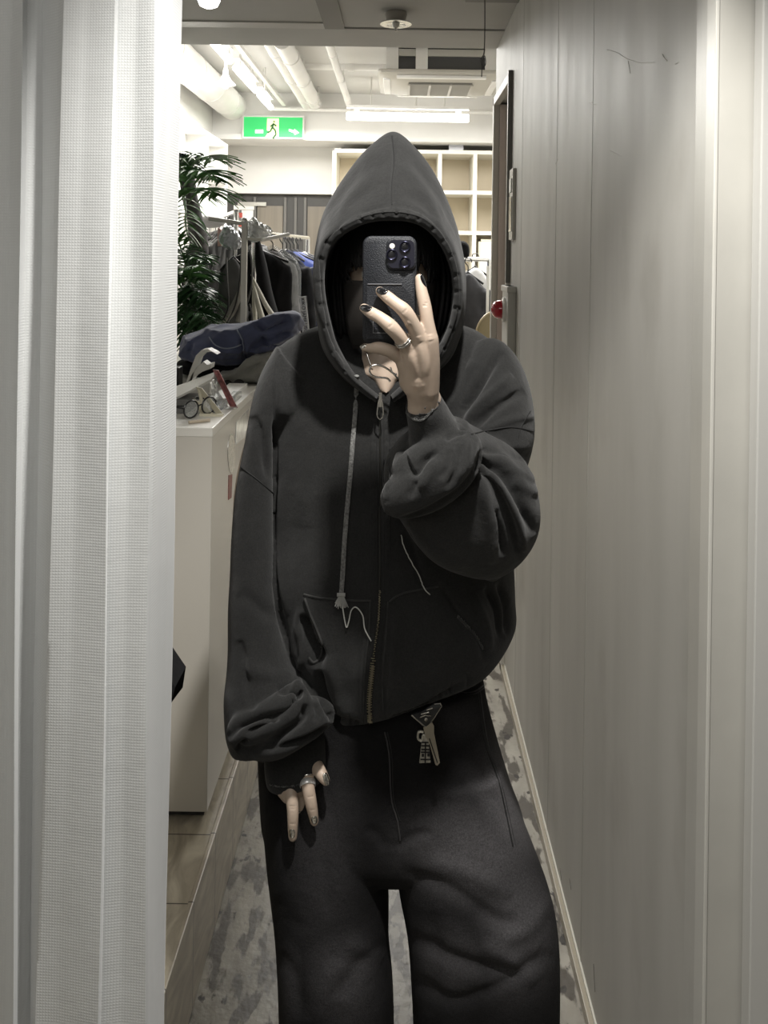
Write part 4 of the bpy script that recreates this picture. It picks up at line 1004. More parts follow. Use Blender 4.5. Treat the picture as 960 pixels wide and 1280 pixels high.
# image-right upper sleeve, folds radiating from the bent elbow
V([(572,528),(590,495),(612,462),(628,440)], -13, 5); V([(580,532),(606,500),(640,468)], 8, 6); V([(592,534),(622,508),(655,488)], -11, 5)
V([(560,512),(576,480),(592,450)], 6, 6); V([(604,540),(640,525),(668,520)], 5, 5)
V([(598,556),(630,566),(668,572)], -7, 6); V([(598,566),(632,596),(655,640),(668,668)], -13, 5.5); V([(610,590),(640,640),(656,690)], 9, 6)
V([(596,572),(618,610),(636,650),(650,700)], -12, 5); V([(620,636),(626,665),(628,695)], -10, 4); V([(600,600),(612,650),(614,705)], 7, 7)
V([(640,600),(660,612),(672,618)], 5, 6); V([(615,560),(645,590),(670,600)], 6, 7)
# rolled lower sleeve edge
V([(496,650),(524,644),(552,630),(579,611),(598,584),(602,560)], -7, 4.5)
V([(503,562),(510,584),(519,592),(530,576),(548,564)], -9, 3.6); V([(562,562),(560,582),(552,600)], -5, 3.4); V([(546,574),(538,592),(524,612)], 4, 6); V([(576,556),(572,586),(558,612)], -5, 4); V([(586,548),(584,575),(572,600)], 4, 4)
V([(556,550),(572,540),(584,540)], -6, 3.5); V([(520,600),(512,622)], -4, 4)
V([(500,655),(540,690),(580,712)], 4, 9)
# image-left sleeve against the trunk
V([(345,470),(343,560),(343,640),(344,710),(352,775),(368,830),(380,856)], -9, 3.2); V([(333,520),(334,640),(337,730)], 6, 10); V([(352,600),(351,700),(358,770)], 5, 5)
V([(318,520),(328,560),(336,600)], -7, 6); V([(300,800),(308,850),(316,888)], -7, 6); V([(346,864),(366,862),(380,870)], -11, 4.5); V([(300,740),(330,765),(350,770)], -5, 9)
V([(376,760),(370,800),(374,830)], 6, 5); V([(300,830),(340,845),(376,838)], 5, 10)
V([(284,925),(298,908),(325,896),(350,892),(367,874),(380,857)], -15, 4.2); V([(308,916),(322,910),(337,901),(350,898)], -14, 3.6); V([(332,938),(350,921),(376,901),(383,880)], -15, 4.2); V([(294,938),(310,926)], -10, 3)
V([(336,936),(360,932),(390,922),(412,908)], -12, 3.4); V([(394,880),(398,894),(392,902)], -7, 3.5)
V([(375,845),(366,870),(352,890)], 6, 5)
# trunk front
V([(380,768),(383,786),(390,802),(398,818),(398,835)], -20, 6); V([(372,780),(378,815),(374,838)], 9, 4); V([(381,745),(390,768),(400,798),(403,815)], 4, 3.5); V([(398,838),(404,870),(420,900)], -15, 4.5)
V([(410,820),(420,860),(432,895)], 5, 8); V([(484,752),(481,790),(477,840),(478,880)], -8, 3.5); V([(535,745),(542,790),(530,850)], 5, 14); V([(498,760),(492,810),(494,860)], 5, 8)
V([(548,730),(570,765),(600,800),(606,825)], -7, 5); V([(606,735),(622,765),(626,800)], -10, 4.5); V([(622,728),(634,760),(633,795)], -9, 4); V([(590,740),(606,775),(612,815)], 8, 6)
V([(376,500),(384,580),(380,660)], 4, 14); V([(400,620),(402,700),(398,735)], -4, 8); V([(410,520),(420,560),(415,620)], -3.5, 14); V([(505,660),(520,700),(530,735)], -6, 5)
for k, (x, y) in enumerate(((412,905),(424,907),(436,911),(447,913),(492,905),(506,902),(520,897),(534,893),(550,880),(566,868),(584,855))):
    V([(x, y-14), (x+(-1)**k*2, y-4), (x, y+6)], -4.5, 2.2)
V([(405,893),(430,900),(455,905)], -4, 3); V([(484,900),(520,888),(548,872),(580,852)], -5, 3)
V([(350,440),(385,455),(410,490)], -3, 10); V([(345,470),(352,520)], 4, 6)
V([(455,752),(452,800),(448,850),(448,898)], -3.5, 2.6); V([(461,752),(459,800),(455,850),(454,900)], 3, 2.6); V([(484,752),(481,800),(477,850),(475,900)], 3, 2.6); V([(490,752),(487,800),(483,850),(481,900)], -3.5, 2.6)
# vertical ribs of the zip placket
V([(467,505),(467,600),(467,700),(466,745)], 2.2, 3.2); V([(483,505),(483,600),(483,700),(484,745)], 2.2, 3.2); V([(475,505),(475,600),(475,700),(475,745)], -3, 1.8)
for k in range(14): V([(463, 520+k*15), (470, 524+k*15)], -1.8, 1.8); V([(480, 524+k*15), (487, 520+k*15)], -1.8, 1.8)
sculpt(me_h, st)
smooth(me_h, 1, .35)
HS = Surf(me_h)
# ---- hood shell
stn = [((474,494),(470,503),(462,497)),((446,470),(436,476),(428,470)),((424,436),(411,443),(404,436)),((413,400),(400,405),(397,402)),((406,360),(393,360),(392,354)),((408,328),(395,320),(395,308)),
       ((421,301),(410,290),(407,260)),((449,283),(444,269),(436,213)),((470,277),(467,260),(462,183)),((488,276),(489,257),(491,165)),((508,277),(512,260),(517,182)),((528,284),(534,269),(543,216)),((547,302),(558,292),(564,262)),
       ((560,327),(572,322),(577,308)),((566,355),(578,354),(582,348)),((565,385),(577,387),(581,390)),((557,415),(567,420),(574,424)),((536,448),(546,458),(556,456)),((488,494),(492,503),(500,497))]
nU = len(stn); layers = []
def rimdepth(u):   # depth of the opening edge along the arc
    h = math.sin(math.pi*u/(nU-1)); return 1.262-.055*h
cen = (487, 360)
Ls = [[] for _ in range(10)]
for u, (ri, ro, si) in enumerate(stn):
    d = rimdepth(u); h = math.sin(math.pi*u/(nU-1))
    mixp = lambda a, b, t: (a[0]+(b[0]-a[0])*t, a[1]+(b[1]-a[1])*t)
    Ls[0].append(P(*mixp(ri, cen, .45), 1.50)); Ls[1].append(P(*mixp(ri, cen, .12), 1.42)); Ls[2].append(P(*mixp(ri, cen, -.02), 1.30))
    Ls[3].append(P(*ri, d+.012)); Ls[4].append(P(*mixp(ri, ro, .5), d-.004)); Ls[5].append(P(*ro, d+.004))
    Ls[6].append(P(*mixp(ro, si, .55), d+(.045 if h > .5 else .035)*h+.02)); Ls[7].append(P(*si, 1.345 if h > .3 else 1.31))
    Ls[8].append(P(*mixp(si, cen, .12), 1.47)); Ls[9].append(P(*mixp(si, cen, .6), 1.545))
grid = [catmull(r, 10) for r in Ls]
cols = list(zip(*grid)); cols = [catmull(c_, 7) for c_ in cols]
hm = MB().grid([list(c_) for c_ in cols])
meH = bpy.data.meshes.new('hoodshell'); meH.from_pydata([tuple(v) for v in hm.v], [], hm.f); meH.update()
bm = bmesh.new(); bm.from_mesh(meH); bmesh.ops.recalc_face_normals(bm, faces=bm.faces); bmesh.ops.subdivide_edges(bm, edges=bm.edges[:], cuts=1, use_grid_fill=True); bm.to_mesh(meH); bm.free()
# make normals face the camera side on the outer front
a = co(meH); n_ = nrm(meH); i0 = np.argmin(a[:, 1])
if n_[i0, 1] > 0: meH.flip_normals()
st = []
V([(490,168),(492,200),(489,230),(489,256)], -3, 1.8); V([(484,175),(485,210),(483,250)], 2, 5); V([(440,270),(420,286),(404,312),(400,345),(406,385),(416,425),(436,460)], -3, 1.8)
V([(449,267),(470,260),(489,257)], -2.5, 1.8); V([(492,257),(512,260),(535,270),(556,293),(570,322),(576,354),(575,387),(564,420),(546,456)], -3, 1.8)
V([(500,205),(535,240),(556,285)], 3, 7); V([(475,215),(440,245),(418,275)], 3, 9); V([(510,190),(545,240),(570,300)], -3, 8); V([(455,200),(430,235),(412,270)], -2.5, 7); V([(500,240),(525,250),(548,275)], -3, 6)
V([(398,330),(396,370),(404,405)], 3, 5); V([(470,235),(450,245),(430,262)], -2, 5)
for k in range(26):
    t_ = k/25; q = catmull([(a_[0][0]*.5+a_[1][0]*.5, a_[0][1]*.5+a_[1][1]*.5, 0) for a_ in stn], 6); p_ = q[int(t_*(len(q)-1))]
    c2 = Vector((cen[0]-p_.x, cen[1]-p_.y, 0)).normalized()*5
    V([(p_.x-c2.x, p_.y-c2.y), (p_.x+c2.x, p_.y+c2.y)], -2.4+.9*math.sin(k*2.3), 2.4)
sculpt(meH, st)
HH = Surf(meH)
# join the hood shell and trunk in one garment mesh
bm = bmesh.new(); bm.from_mesh(me_h); bm.from_mesh(meH); meA = bpy.data.meshes.new('hoodie'); bm.to_mesh(meA); bm.free()
hoodie = obj('hooded_sweatshirt', meA, M_hood, person, smooth=True, sharp=180, fixn=False)
HA = Surf(me_h, meH)
# pieces of the hoodie as sub-parts
def seam(poly, r=.0011, m=M_seam, off=.0, name='seam', S=None, sub=8, flat=1.):
    pts = (S or HS).line(poly, off, sub)
    if len(pts) > 2: return obj(name, MB().tube(pts, r, 6, flat=flat), m, hoodie, smooth=True)
seam([(589,543),(615,537),(642,534),(672,541)]); seam([(663,514),(651,535),(648,547)], .0007)
seam([(301,584),(320,598),(342,617)])
seam([(345,452),(342,490),(342,560)], .0006)
seam([(490,170),(493,200),(490,230),(490,256)], .0011, S=HH)
seam([(380,743),(398,747),(430,750),(464,751)], .0016, M_rim, name='pocket_seam'); seam([(380,745),(398,749),(430,752),(464,753)], .0008, name='pocket_seam')
seam([(487,752),(500,743),(525,737),(548,733)], .0016, M_rim, name='pocket_seam')
seam([(381,748),(388,768),(398,792),(403,808),(400,822),(392,828),(386,822)], .0022, M_rim, name='pocket_edge')
seam([(572,772),(584,784),(594,795),(604,812)], .0022, M_rim, name='pocket_edge')
for x0_ in (463.5, 470.5, 480, 487): seam([(x0_,505),(x0_,600),(x0_,700),(x0_,746)], .0006, name='placket_stitch')
seam([(463,750),(461,790),(456,840),(454,910)], .0012, M_rim, name='placket_edge'); seam([(485,752),(482,800),(478,850),(480,908)], .0012, M_rim, name='placket_edge')
# frayed cuffs and pocket: short fibres
rs = random.Random(5)
def fray(poly, n, ln, S=HS, name='frayed_edge', r=.0006, m=M_edge, out=(0, -1)):
    q = catmull([(a_, b_, 0) for a_, b_ in poly], 12); mb = MB()
    for k in range(n):
        p_ = q[int(rs.random()*(len(q)-1))]; h = S.at(p_.x+rs.uniform(-.8, .8), p_.y+rs.uniform(-.8, .8), .0004)
        if h is None: continue
        d = Vector((rs.uniform(-.8, .8)+out[0], rs.uniform(-.8, .1), rs.uniform(-.8, .8)-out[1]))*ln*.6
        mb.tube([h, h+d*.5+Vector((rs.uniform(-1, 1), 0, rs.uniform(-1, 1)))*ln*.2, h+d], [r, r, r*.5], 4)
    if mb.v: return obj(name, mb, m, hoodie, kind='stuff')
fray([(508,516),(516,524),(528,525),(540,514),(550,500)], 150, .003); fray([(338,980),(352,983),(372,981),(392,975),(410,968)], 110, .0025, out=(0, .4))
fray([(572,772),(584,784),(594,795),(604,812)], 130, .004); fray([(400,800),(402,815)], 20, .003)
fray([(382,752),(392,785),(400,812)], 60, .003, m=M_rim)
seam([(508,516),(516,524),(528,525),(540,514),(550,500)], .0013, M_edge, name='cuff_edge')
# zip: teeth, chain and slider
M_brass = mat('antique brass zip', (.55, .50, .38), .3, 1.)
zp = HS.line([(475,506),(475,600),(475,700),(474,742),(472,775),(468,805),(464,840),(461,875),(462,912)], .0012, 40)
zc = obj('zip_chain', MB().tube(zp, .0012, 6), mat('dark zip', (.05, .05, .045), .4, .8), hoodie, smooth=True)
zz = HS.line([(475,738),(473,775),(469,805),(465,840),(462,875),(463,912)], .0018, 12)
tm = MB(); Ltot = 0
for k in range(len(zz)-1):
    a_, b_ = zz[k], zz[k+1]; m_ = max(1, int((b_-a_).length/.0017))
    for j in range(m_):
        p_ = a_.lerp(b_, j/m_); w_ = .0011 if k < 30 else .0027
        sgn = 1 if (j+k*m_) % 2 else -1
        tm.slab(p_+Vector((sgn*w_*.35, -.0004, 0)), (w_, 0, 0), (0, .0009, 0), (0, 0, .00048))
obj('zip_teeth', tm, M_brass, hoodie, label='brass zip teeth', kind=None)
def sm_(px, py, o=.004): return HS.at(px, py, o)
q = sm_(476, 500) 
if q is not None:
    q = Vector((q.x, min(q.y, 1.285), q.z))
    W = lambda x, y, z: q+Vector((x, y, z))
    sl_ = obj('zip_slider', MB().slab(W(0, -.004, -.002), (.0035, 0, 0), (0, .003, 0), (0, 0, .006)), M_silver, hoodie, bevel=.001)
    obj('zip_puller', MB().tube(catmull([W(-.0025, -.008, .002), W(-.0045, -.009, -.018), W(0, -.009, -.025), W(.0045, -.009, -.018), W(.0025, -.008, .002), W(-.0025, -.008, .002)], 5), .0011, 6).slab(W(0, -.008, .004), (.002, 0, 0), (0, .0008, 0), (0, 0, .010)), M_silver, hoodie, smooth=True)
# drawcord
ds = [HA.at(x, y, .003) for x, y in ((444,471),(446,490),(444,520),(441,560),(438,600),(434,640),(431,680),(429,715),(427,744))]
ds = [d for d in ds if d]
cord = MB().tube(catmull(ds, 8), .0036, 10, flat=.5, up=(0, 1, 0)); obj('drawcord', cord, M_ntape, hoodie, smooth=True)
e = ds[-1]; mb = MB()
mb.tube([e+Vector((-.006, -.002, .002)), e+Vector((.006, -.002, .002))], .003, 8)
for k in range(60):
    a_ = rs.uniform(-1, 1); mb.tube([e+Vector((a_*.004, -.003, 0)), e+Vector((a_*.009+rs.uniform(-.002, .002), -.004+rs.uniform(-.003, .002), -.010-rs.random()*.007))], .0006, 4)
obj('cord_tassel', mb, mat('pale frayed cord end', (.33, .33, .31), .9), hoodie, label='pale frayed end of the drawcord')
th = [HS.at(x, y, .005) for x, y in ((429,757),(431,770),(434,783),(437,775),(440,762),(446,758),(452,768),(458,785),(462,800))]
obj('loose_thread', MB().tube(catmull(th, 6), .0009, 6), mat('pale thread', (.5, .5, .47), .6), hoodie, smooth=True)
th = HS.line([(501,668),(504,682),(512,700),(522,720),(530,735),(537,742)], .004)
obj('loose_thread', MB().tube(th, .0008, 6), mat('pale thread', (.5, .5, .47), .6), hoodie, smooth=True)

# ---- jeans
jb = MB()
jb.loft(ringset([(345,850,603,842,1.40,.105),(330,890,610,880,1.40,.11),(324,930,622,925,1.40,.115),(326,985,640,985,1.395,.12),(330,1030,655,1030,1.39,.115),(345,1062,640,1062,1.385,.09)], 5, 56, 2.6, perp=False))
lg1 = [(328,960,478,960,1.39,.105),(330,1010,482,1010,1.38,.108),(334,1062,484,1062,1.37,.106),(340,1118,486,1122,1.36,.10),(346,1172,486,1176,1.35,.098),(349,1230,491,1230,1.35,.096),(351,1300,493,1300,1.355,.094),(358,1400,494,1400,1.36,.09),(362,1500,494,1500,1.365,.09),(364,1530,492,1530,1.365,.088)]
lg2 = [(485,960,628,950,1.39,.105),(490,1010,646,1005,1.38,.108),(493,1060,668,1060,1.37,.11),(499,1112,686,1110,1.36,.11),(509,1165,696,1160,1.35,.108),(514,1230,698,1228,1.35,.105),(517,1300,696,1300,1.355,.10),(520,1400,690,1400,1.36,.098),(522,1500,684,1500,1.365,.095),(524,1530,680,1530,1.365,.092)]
jb.loft(ringset(lg1, 5, 44, 2.4)); jb.loft(ringset(lg2, 5, 44, 2.4))
me_j = remesh(jb, .0034); smooth(me_j, 6)
st = []
V([(483,915),(486,950),(490,1000),(500,1050)], -4, 3); V([(484,1064),(474,1046),(455,1035)], -5, 6); V([(490,1064),(515,1048),(540,1040)], -6, 6); V([(492,1060),(530,1020),(570,990)], -4, 10)
V([(500,1090),(560,1110),(620,1150),(650,1150)], -9, 8); V([(520,1080),(570,1085),(640,1120)], 7, 10); V([(512,1170),(570,1200),(640,1215),(690,1190)], -12, 9); V([(515,1220),(560,1250),(610,1240),(660,1210)], -8, 8); V([(690,1120),(660,1160),(620,1180)], 7, 10)
V([(600,1180),(640,1200),(670,1230)], 9, 9); V([(350,1190),(368,1225),(380,1275)], -7, 9); V([(486,1180),(450,1205),(425,1250)], -8, 10); V([(420,1200),(405,1240),(395,1285)], 6, 10); V([(400,1010),(404,1080),(412,1150)], -4, 8)
V([(345,1000),(350,1080),(356,1150)], 4, 10); V([(640,1030),(620,1000),(590,985)], -4, 7); V([(430,1180),(455,1186),(480,1200)], 5, 9); V([(540,1140),(545,1200),(535,1270)], -6, 9)
V([(600,930),(575,965),(560,1000)], 4, 12); V([(345,1120),(362,1150),(380,1165)], -3, 10)
st = [(s_[0], s_[1]*.6, s_[2]*1.15, s_[3], s_[4]) for s_ in st]
sculpt(me_j, st); JS = Surf(me_j)
# wear attribute: faded thighs and knees, the lit right thigh painted in with them
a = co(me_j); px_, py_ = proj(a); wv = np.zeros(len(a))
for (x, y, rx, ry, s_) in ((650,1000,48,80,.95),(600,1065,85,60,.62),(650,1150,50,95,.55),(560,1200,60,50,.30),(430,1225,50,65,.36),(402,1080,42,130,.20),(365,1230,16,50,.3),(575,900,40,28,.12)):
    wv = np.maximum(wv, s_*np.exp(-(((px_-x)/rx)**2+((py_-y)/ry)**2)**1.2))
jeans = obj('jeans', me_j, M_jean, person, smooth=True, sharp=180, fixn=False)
at = jeans.data.attributes.new('wear_light', 'FLOAT', 'POINT'); at.data.foreach_set('value', wv.astype(np.float32))
def jseam(poly, r=.0011, m=M_seam, name='seam', off=0.):
    pts = JS.line(poly, off, 8)
    if len(pts) > 2: obj(name, MB().tube(pts, r, 6), m, jeans, smooth=True)
M_jrim = mat('worn denim seam', (.035, .033, .034), .9)
jseam([(481,915),(487,947),(489,997),(497,1026),(500,1050)], .0012, M_jrim, off=.001); jseam([(484,915),(490,947),(492,997),(500,1026)], .0009)
jseam([(597,863),(607,930),(624,980),(641,1058)], .0014, M_seam); jseam([(600,863),(610,930),(627,980),(644,1056)], .0011, M_jrim)
jseam([(566,861),(580,866),(594,864),(604,857)], .0013, M_jrim); jseam([(566,864),(580,869),(594,867),(605,860)], .0010, M_seam)
jseam([(356,1060),(372,1058)], .0006)

# ---- keychain hanging from the waist
kd = 1.262
kc = thing('keychain', 'silver keychain with a black triangular plate and a key hanging at the waist', 'keychain', P(538, 950, kd))
K = lambda x, y, o=0.: P(500+x/12, 870+y/12, kd+o)
tri = [K(170,288), K(330,235,.004), K(520,120,.004), K(600,112), K(625,150), K(440,440), K(395,468), K(370,460)]
obj('plate', MB().prism(tri, (0, .004, 0)), M_blackp, kc)
obj('plate_rim', MB().tube([tri[0]]+[p_ for p_ in tri[::-1]][:6], .0011, 6), M_silver, kc, smooth=True)
for pl in ([(315,272),(435,245)], [(305,318),(380,290),(465,298)], [(400,210),(490,180)]): obj('engraving', MB().tube([K(x, y, -.0008) for x, y in pl], .0007, 5), M_silver, kc)
obj('drop_mark', MB().ball(K(390,355,-.0005), .0022, 10, 6, (1, .3, 1.4)), M_silver, kc)
M_tag = mat('worn pewter', (.50, .48, .42), .35, .7, var=.3, vscale=200)
obj('tag_ring', MB().tube(catmull([K(x, y, -.001) for x, y in ((350,540),(285,535),(268,600),(280,650),(330,670),(345,590),(380,590))], 4), .0018, 8), M_tag, kc, smooth=True)
obj('tag', MB().prism([K(330,610,-.002), K(400,610,-.002), K(430,690,-.002), K(460,1000,-.002), K(290,1010,-.002), K(325,690,-.002)], (0, .004, 0)), M_tag, kc, bevel=.0005)
for (x0_, y0_, x1_, y1_) in ((325,690,430,700),(320,740,440,752),(318,795,450,808),(312,835,455,848),(325,870,360,905),(410,865,445,900),(305,945,455,957),(372,690,388,1000)):
    obj('tag_lettering', MB().box(K(x0_, y0_, -.003), K(x1_, y1_, -.0015)), M_blackp, kc)
obj('key', MB().loft([[K(*p_, -.006) for p_ in ((348,470),(400,455),(480,390),(510,450),(512,560),(600,1000),(560,1045),(530,1030),(450,740),(380,600))], [K(*p_, -.003) for p_ in ((348,470),(400,455),(480,390),(510,450),(512,560),(600,1000),(560,1045),(530,1030),(450,740),(380,600))]]), mat('brassy key', (.46, .42, .34), .35, .8), kc, bevel=.0004)
obj('key_groove', MB().tube([K(440,640,-.0065), K(560,1000,-.0065)], .0008, 6), M_blackp, kc)

# ---- body (skin) : trunk, neck, head, arms, legs
bb = MB()
def btube(pts, n=20, flat=1.): 
    q = catmull([Vector(p_[:3]) for p_ in pts], 5); rr = [v.x for v in catmull([(p_[3], 0, 0) for p_ in pts], 5)]; bb.tube(q, rr, n, flat=flat)
def PP(x, y, d, r): p_ = P(x, y, d); return (p_.x, p_.y, p_.z, r)
bb.loft(ringset([(440,445,540,445,1.37,.055),(410,456,565,456,1.40,.055),(380,480,600,480,1.40,.070),(362,530,618,530,1.41,.095),(375,620,605,620,1.41,.095),(390,720,590,720,1.41,.085),(380,820,590,820,1.41,.085),(375,900,588,900,1.41,.085),(380,1000,585,1000,1.41,.075)], 4, 36, 2.2, perp=False))
btube([PP(487,470,1.36,.055), PP(487,430,1.365,.050), PP(487,400,1.37,.050), PP(487,370,1.385,.052)])
# front of the throat and chest seen in the neckline
bb.loft(ringset([(455,425,522,425,1.362,.045),(452,446,516,446,1.360,.05),(460,466,506,466,1.357,.052),(472,486,492,486,1.348,.048)], 4, 30, 2.2, perp=False))
head = MB()
hc = P(487, 345, 1.365)
rows = []
for k in range(1, 18):
    th_ = math.pi*k/18; z = math.cos(th_); ring = []
    for q_ in range(32):
        ph = 2*math.pi*q_/32; x = math.sin(th_)*math.cos(ph); y = math.sin(th_)*math.sin(ph)
        jaw = 1-.30*max(0, -z)**1.3
        X, Y, Z = x*.074*jaw, y*.094*(1-.12*max(0, -z)), z*.118
        if y < 0:   # face side
            ax = abs(X)
            Y += .010*math.exp(-((ax-.030)/.013)**2-((Z-.004)/.011)**2)          # eye sockets
            Y -= .022*math.exp(-(X/.010)**2-((Z+.026)/.016)**2)                  # nose tip
            Y -= .009*math.exp(-(X/.008)**2-((Z+.008)/.02)**2)                  # bridge
            Y -= .006*math.exp(-(X/.022)**2-((Z+.058)/.006)**2)                  # lips
            Y += .004*math.exp(-(X/.024)**2-((Z+.065)/.003)**2)
            Y -= .008*math.exp(-(X/.02)**2-((Z+.088)/.014)**2)                   # chin
        ring.append(hc+Vector((X, Y, Z)))
    rows.append(ring)
bb.loft(rows)
for s in (-1, 1):
    e_ = hc+Vector((s*.074, .01, -.01)); bb.ball(e_, .028, 12, 8, (.35, .6, 1.1))
# arms
shL, shR = P(375,465,1.40), P(600,460,1.40)
btube([(shL.x, shL.y, shL.z, .052), PP(326,600,1.39,.040), PP(322,700,1.385,.036), PP(335,790,1.36,.036), PP(362,880,1.325,.032), PP(370,945,1.305,.025), PP(370,975,1.298,.024)])
btube([(shR.x, shR.y, shR.z, .052), PP(622,560,1.37,.044), PP(628,650,1.30,.038), PP(616,672,1.285,.040), PP(585,615,1.22,.038), PP(556,560,1.165,.029), PP(536,522,1.140,.021)])
# legs and feet
btube([PP(418,950,1.40,.085), PP(415,1080,1.37,.075), PP(418,1270,1.355,.052), PP(426,1400,1.375,.050), PP(430,1500,1.385,.036), (P(430,1500,1.385).x, 1.39, .07, .036)])
btube([PP(555,950,1.40,.068), PP(590,1080,1.37,.075), PP(600,1270,1.355,.052), PP(604,1400,1.375,.050), PP(604,1500,1.385,.036), (P(604,1500,1.385).x, 1.39, .07, .036)])
me_b = remesh(bb, .0045); smooth(me_b, 2)

# ---- hands
def hand(chains, vox=.0011, it=9):
    h = MB()
    for ch_ in chains:
        fl = 1.
        pts = [Vector(P(c_[0], c_[1], c_[2])) for c_ in ch_]; rr = [c_[3] for c_ in ch_]
        q = catmull(pts, 5); r2 = [v.x for v in catmull([(r_, 0, 0) for r_ in rr], 5)]
        h.tube(q, r2, 18); h.ball(q[0], r2[0]*.98, 16, 12); h.ball(q[-1], r2[-1]*.98, 16, 12)
    me = remesh(h, vox); smooth(me, it); return me
# raised hand: wrist, metacarpals, index, middle, ring, little, thumb  (px, py, depth, radius)
R_chains = [
    [(530,520,1.135,.0225),(530,500,1.128,.0215),(527,485,1.120,.0215),(525,470,1.112,.022)],
    [(536,512,1.135,.016),(535,498,1.128,.0175)],                                               # wrist bone side
    [(533,488,1.116,.017),(536,460,1.104,.0145),(537,438,1.095,.0125),(537,423,1.090,.0115)],    # index metacarpal
    [(528,486,1.114,.017),(529,458,1.100,.0145),(527,440,1.092,.0125),(524,424,1.088,.0108)],
    [(519,484,1.116,.016),(518,460,1.102,.0145),(515,447,1.094,.0125),(511,436,1.090,.0105)],
    [(513,478,1.120,.015),(510,462,1.110,.0135),(505,452,1.104,.0115),(500,446,1.102,.0095)],
    [(537,423,1.090,.0108),(534,402,1.088,.0088),(531,383,1.090,.0086),(527,364,1.094,.0076),(524.5,348,1.098,.0062)],   # index finger
    [(525,425,1.088,.0108),(516,405,1.078,.0092),(506,389,1.073,.0093),(494,379,1.077,.0080),(484,371,1.083,.0078),(475,364,1.088,.0062)],
    [(511,436,1.090,.0104),(500,421,1.078,.0092),(488,408,1.073,.0093),(476,398,1.077,.0080),(464,391,1.083,.0077),(455,385,1.088,.0060)],
    [(501,447,1.102,.0098),(488,439,1.096,.0086),(474,435,1.096,.0082),(464,435,1.100,.0066),(455,434,1.104,.0050)],
    [(533,470,1.122,.016),(538,448,1.126,.0125),(535,425,1.128,.0105),(526,408,1.127,.0098),(516,398,1.125,.0082)],    # thumb behind the phone
]
me_r = hand(R_chains)
st = []
V([(537,422),(537,445),(533,470)], .7, 3); V([(524,428),(528,450),(528,472)], .7, 3); V([(511,438),(517,455),(522,472)], .6, 3)
V([(528,382),(534,382)], -.7, 1.2); V([(530,379),(535,379)], -.5, 1.)
V([(503,392),(509,386)], -.6, 1.2); V([(485,410),(491,405)], -.6, 1.2); V([(482,374),(487,368)], -.5, 1); V([(463,394),(467,388)], -.5, 1); V([(505,410),(512,402)], 1, 3)
V([(537,418),(539,426)], .8, 4); V([(523,420),(525,428)], .7, 4)
sculpt(me_r, st)
L_chains = [
    [(372,950,1.300,.022),(372,970,1.292,.020),(371,980,1.288,.018)],
    [(360,966,1.288,.012),(357,980,1.280,.0115),(360,990,1.275,.010)],
    [(345,976,1.285,.0075),(352,986,1.280,.0095),(360,996,1.276,.0095)],
    [(362,972,1.286,.0115),(364,992,1.270,.0095),(366,1012,1.262,.0088),(366,1030,1.260,.0080),(366,1046,1.262,.0066)],
    [(372,976,1.292,.010),(376,996,1.290,.0082),(376,1008,1.290,.0072),(375,1018,1.292,.0056)],
    [(384,964,1.284,.0112),(385,982,1.268,.0096),(388,1000,1.262,.0090),(391,1015,1.262,.0078),(393,1027,1.264,.0062)],
    [(396,958,1.282,.0100),(402,968,1.268,.0088),(407,976,1.264,.0068)],
    [(378,960,1.288,.016),(392,956,1.288,.012)],
]
me_l = hand(L_chains)
st = []
V([(361,1008),(370,1008)], -.6, 1.3); V([(362,1011),(370,1011)], -.5, 1.2); V([(362,1030),(370,1030)], -.5, 1.1); V([(384,997),(393,995)], -.6, 1.2); V([(387,1013),(394,1012)], -.4, 1)
sculpt(me_l, st)
bm = bmesh.new(); 
for m_ in (me_b, me_r, me_l): bm.from_mesh(m_)
meB = bpy.data.meshes.new('body'); bm.to_mesh(meB); bm.free()
body = obj('body', meB, M_skin, person, smooth=True, sharp=180, fixn=False)
RS, LSf = Surf(me_r), Surf(me_l)
# nails
def nail(S, px, py, ang, w, l, m, name='fingernail', tip=0.):
    c_ = S.at(px, py, .0)
    if c_ is None: return
    nn = S.n.copy(); ax = Vector((math.cos(ang), 0, -math.sin(ang))); ax = (ax-nn*ax.dot(nn)).normalized(); bx = nn.cross(ax)
    rr = []
    for k, (u, s_) in enumerate(((-1, .0), (-.95, .55), (-.7, .86), (-.2, 1), (.4, 1), (.85, .85), (1.1, .6), (1.2, .1))):
        ring = []
        for q_ in range(14):
            t_ = 2*math.pi*q_/14; x = math.cos(t_)*max(s_, .05); y_ = math.sin(t_)
            h = -.35*w*x*x + .12*w*math.copysign(1, y_)*abs(y_) 
            ring.append(c_+ax*u*l+bx*x*w+nn*(h+.10*w-.0016*(max(0, abs(u)-.6))))
        rr.append(ring)
    obj(name, MB().loft(rr), m, body, smooth=True, sharp=70, label='glossy black fingernail' if m == M_nail else 'chrome fingernail')
A = math.radians
nail(RS, 478, 363.5, A(214), .0050, .0070, M_nail); nail(RS, 458, 384.5, A(212), .0050, .0072, M_nail)
nail(RS, 530, 351, A(262), .0040, .0080, M_nail); nail(RS, 454, 432.5, A(185), .0028, .0045, M_snail)
nail(LSf, 365, 1042, A(92), .0045, .0068, M_snail); nail(LSf, 393, 1025, A(75), .0044, .0062, M_snail); nail(LSf, 408, 973, A(80), .0046, .0075, M_snail); nail(LSf, 374, 1016, A(88), .0028, .004, M_snail)
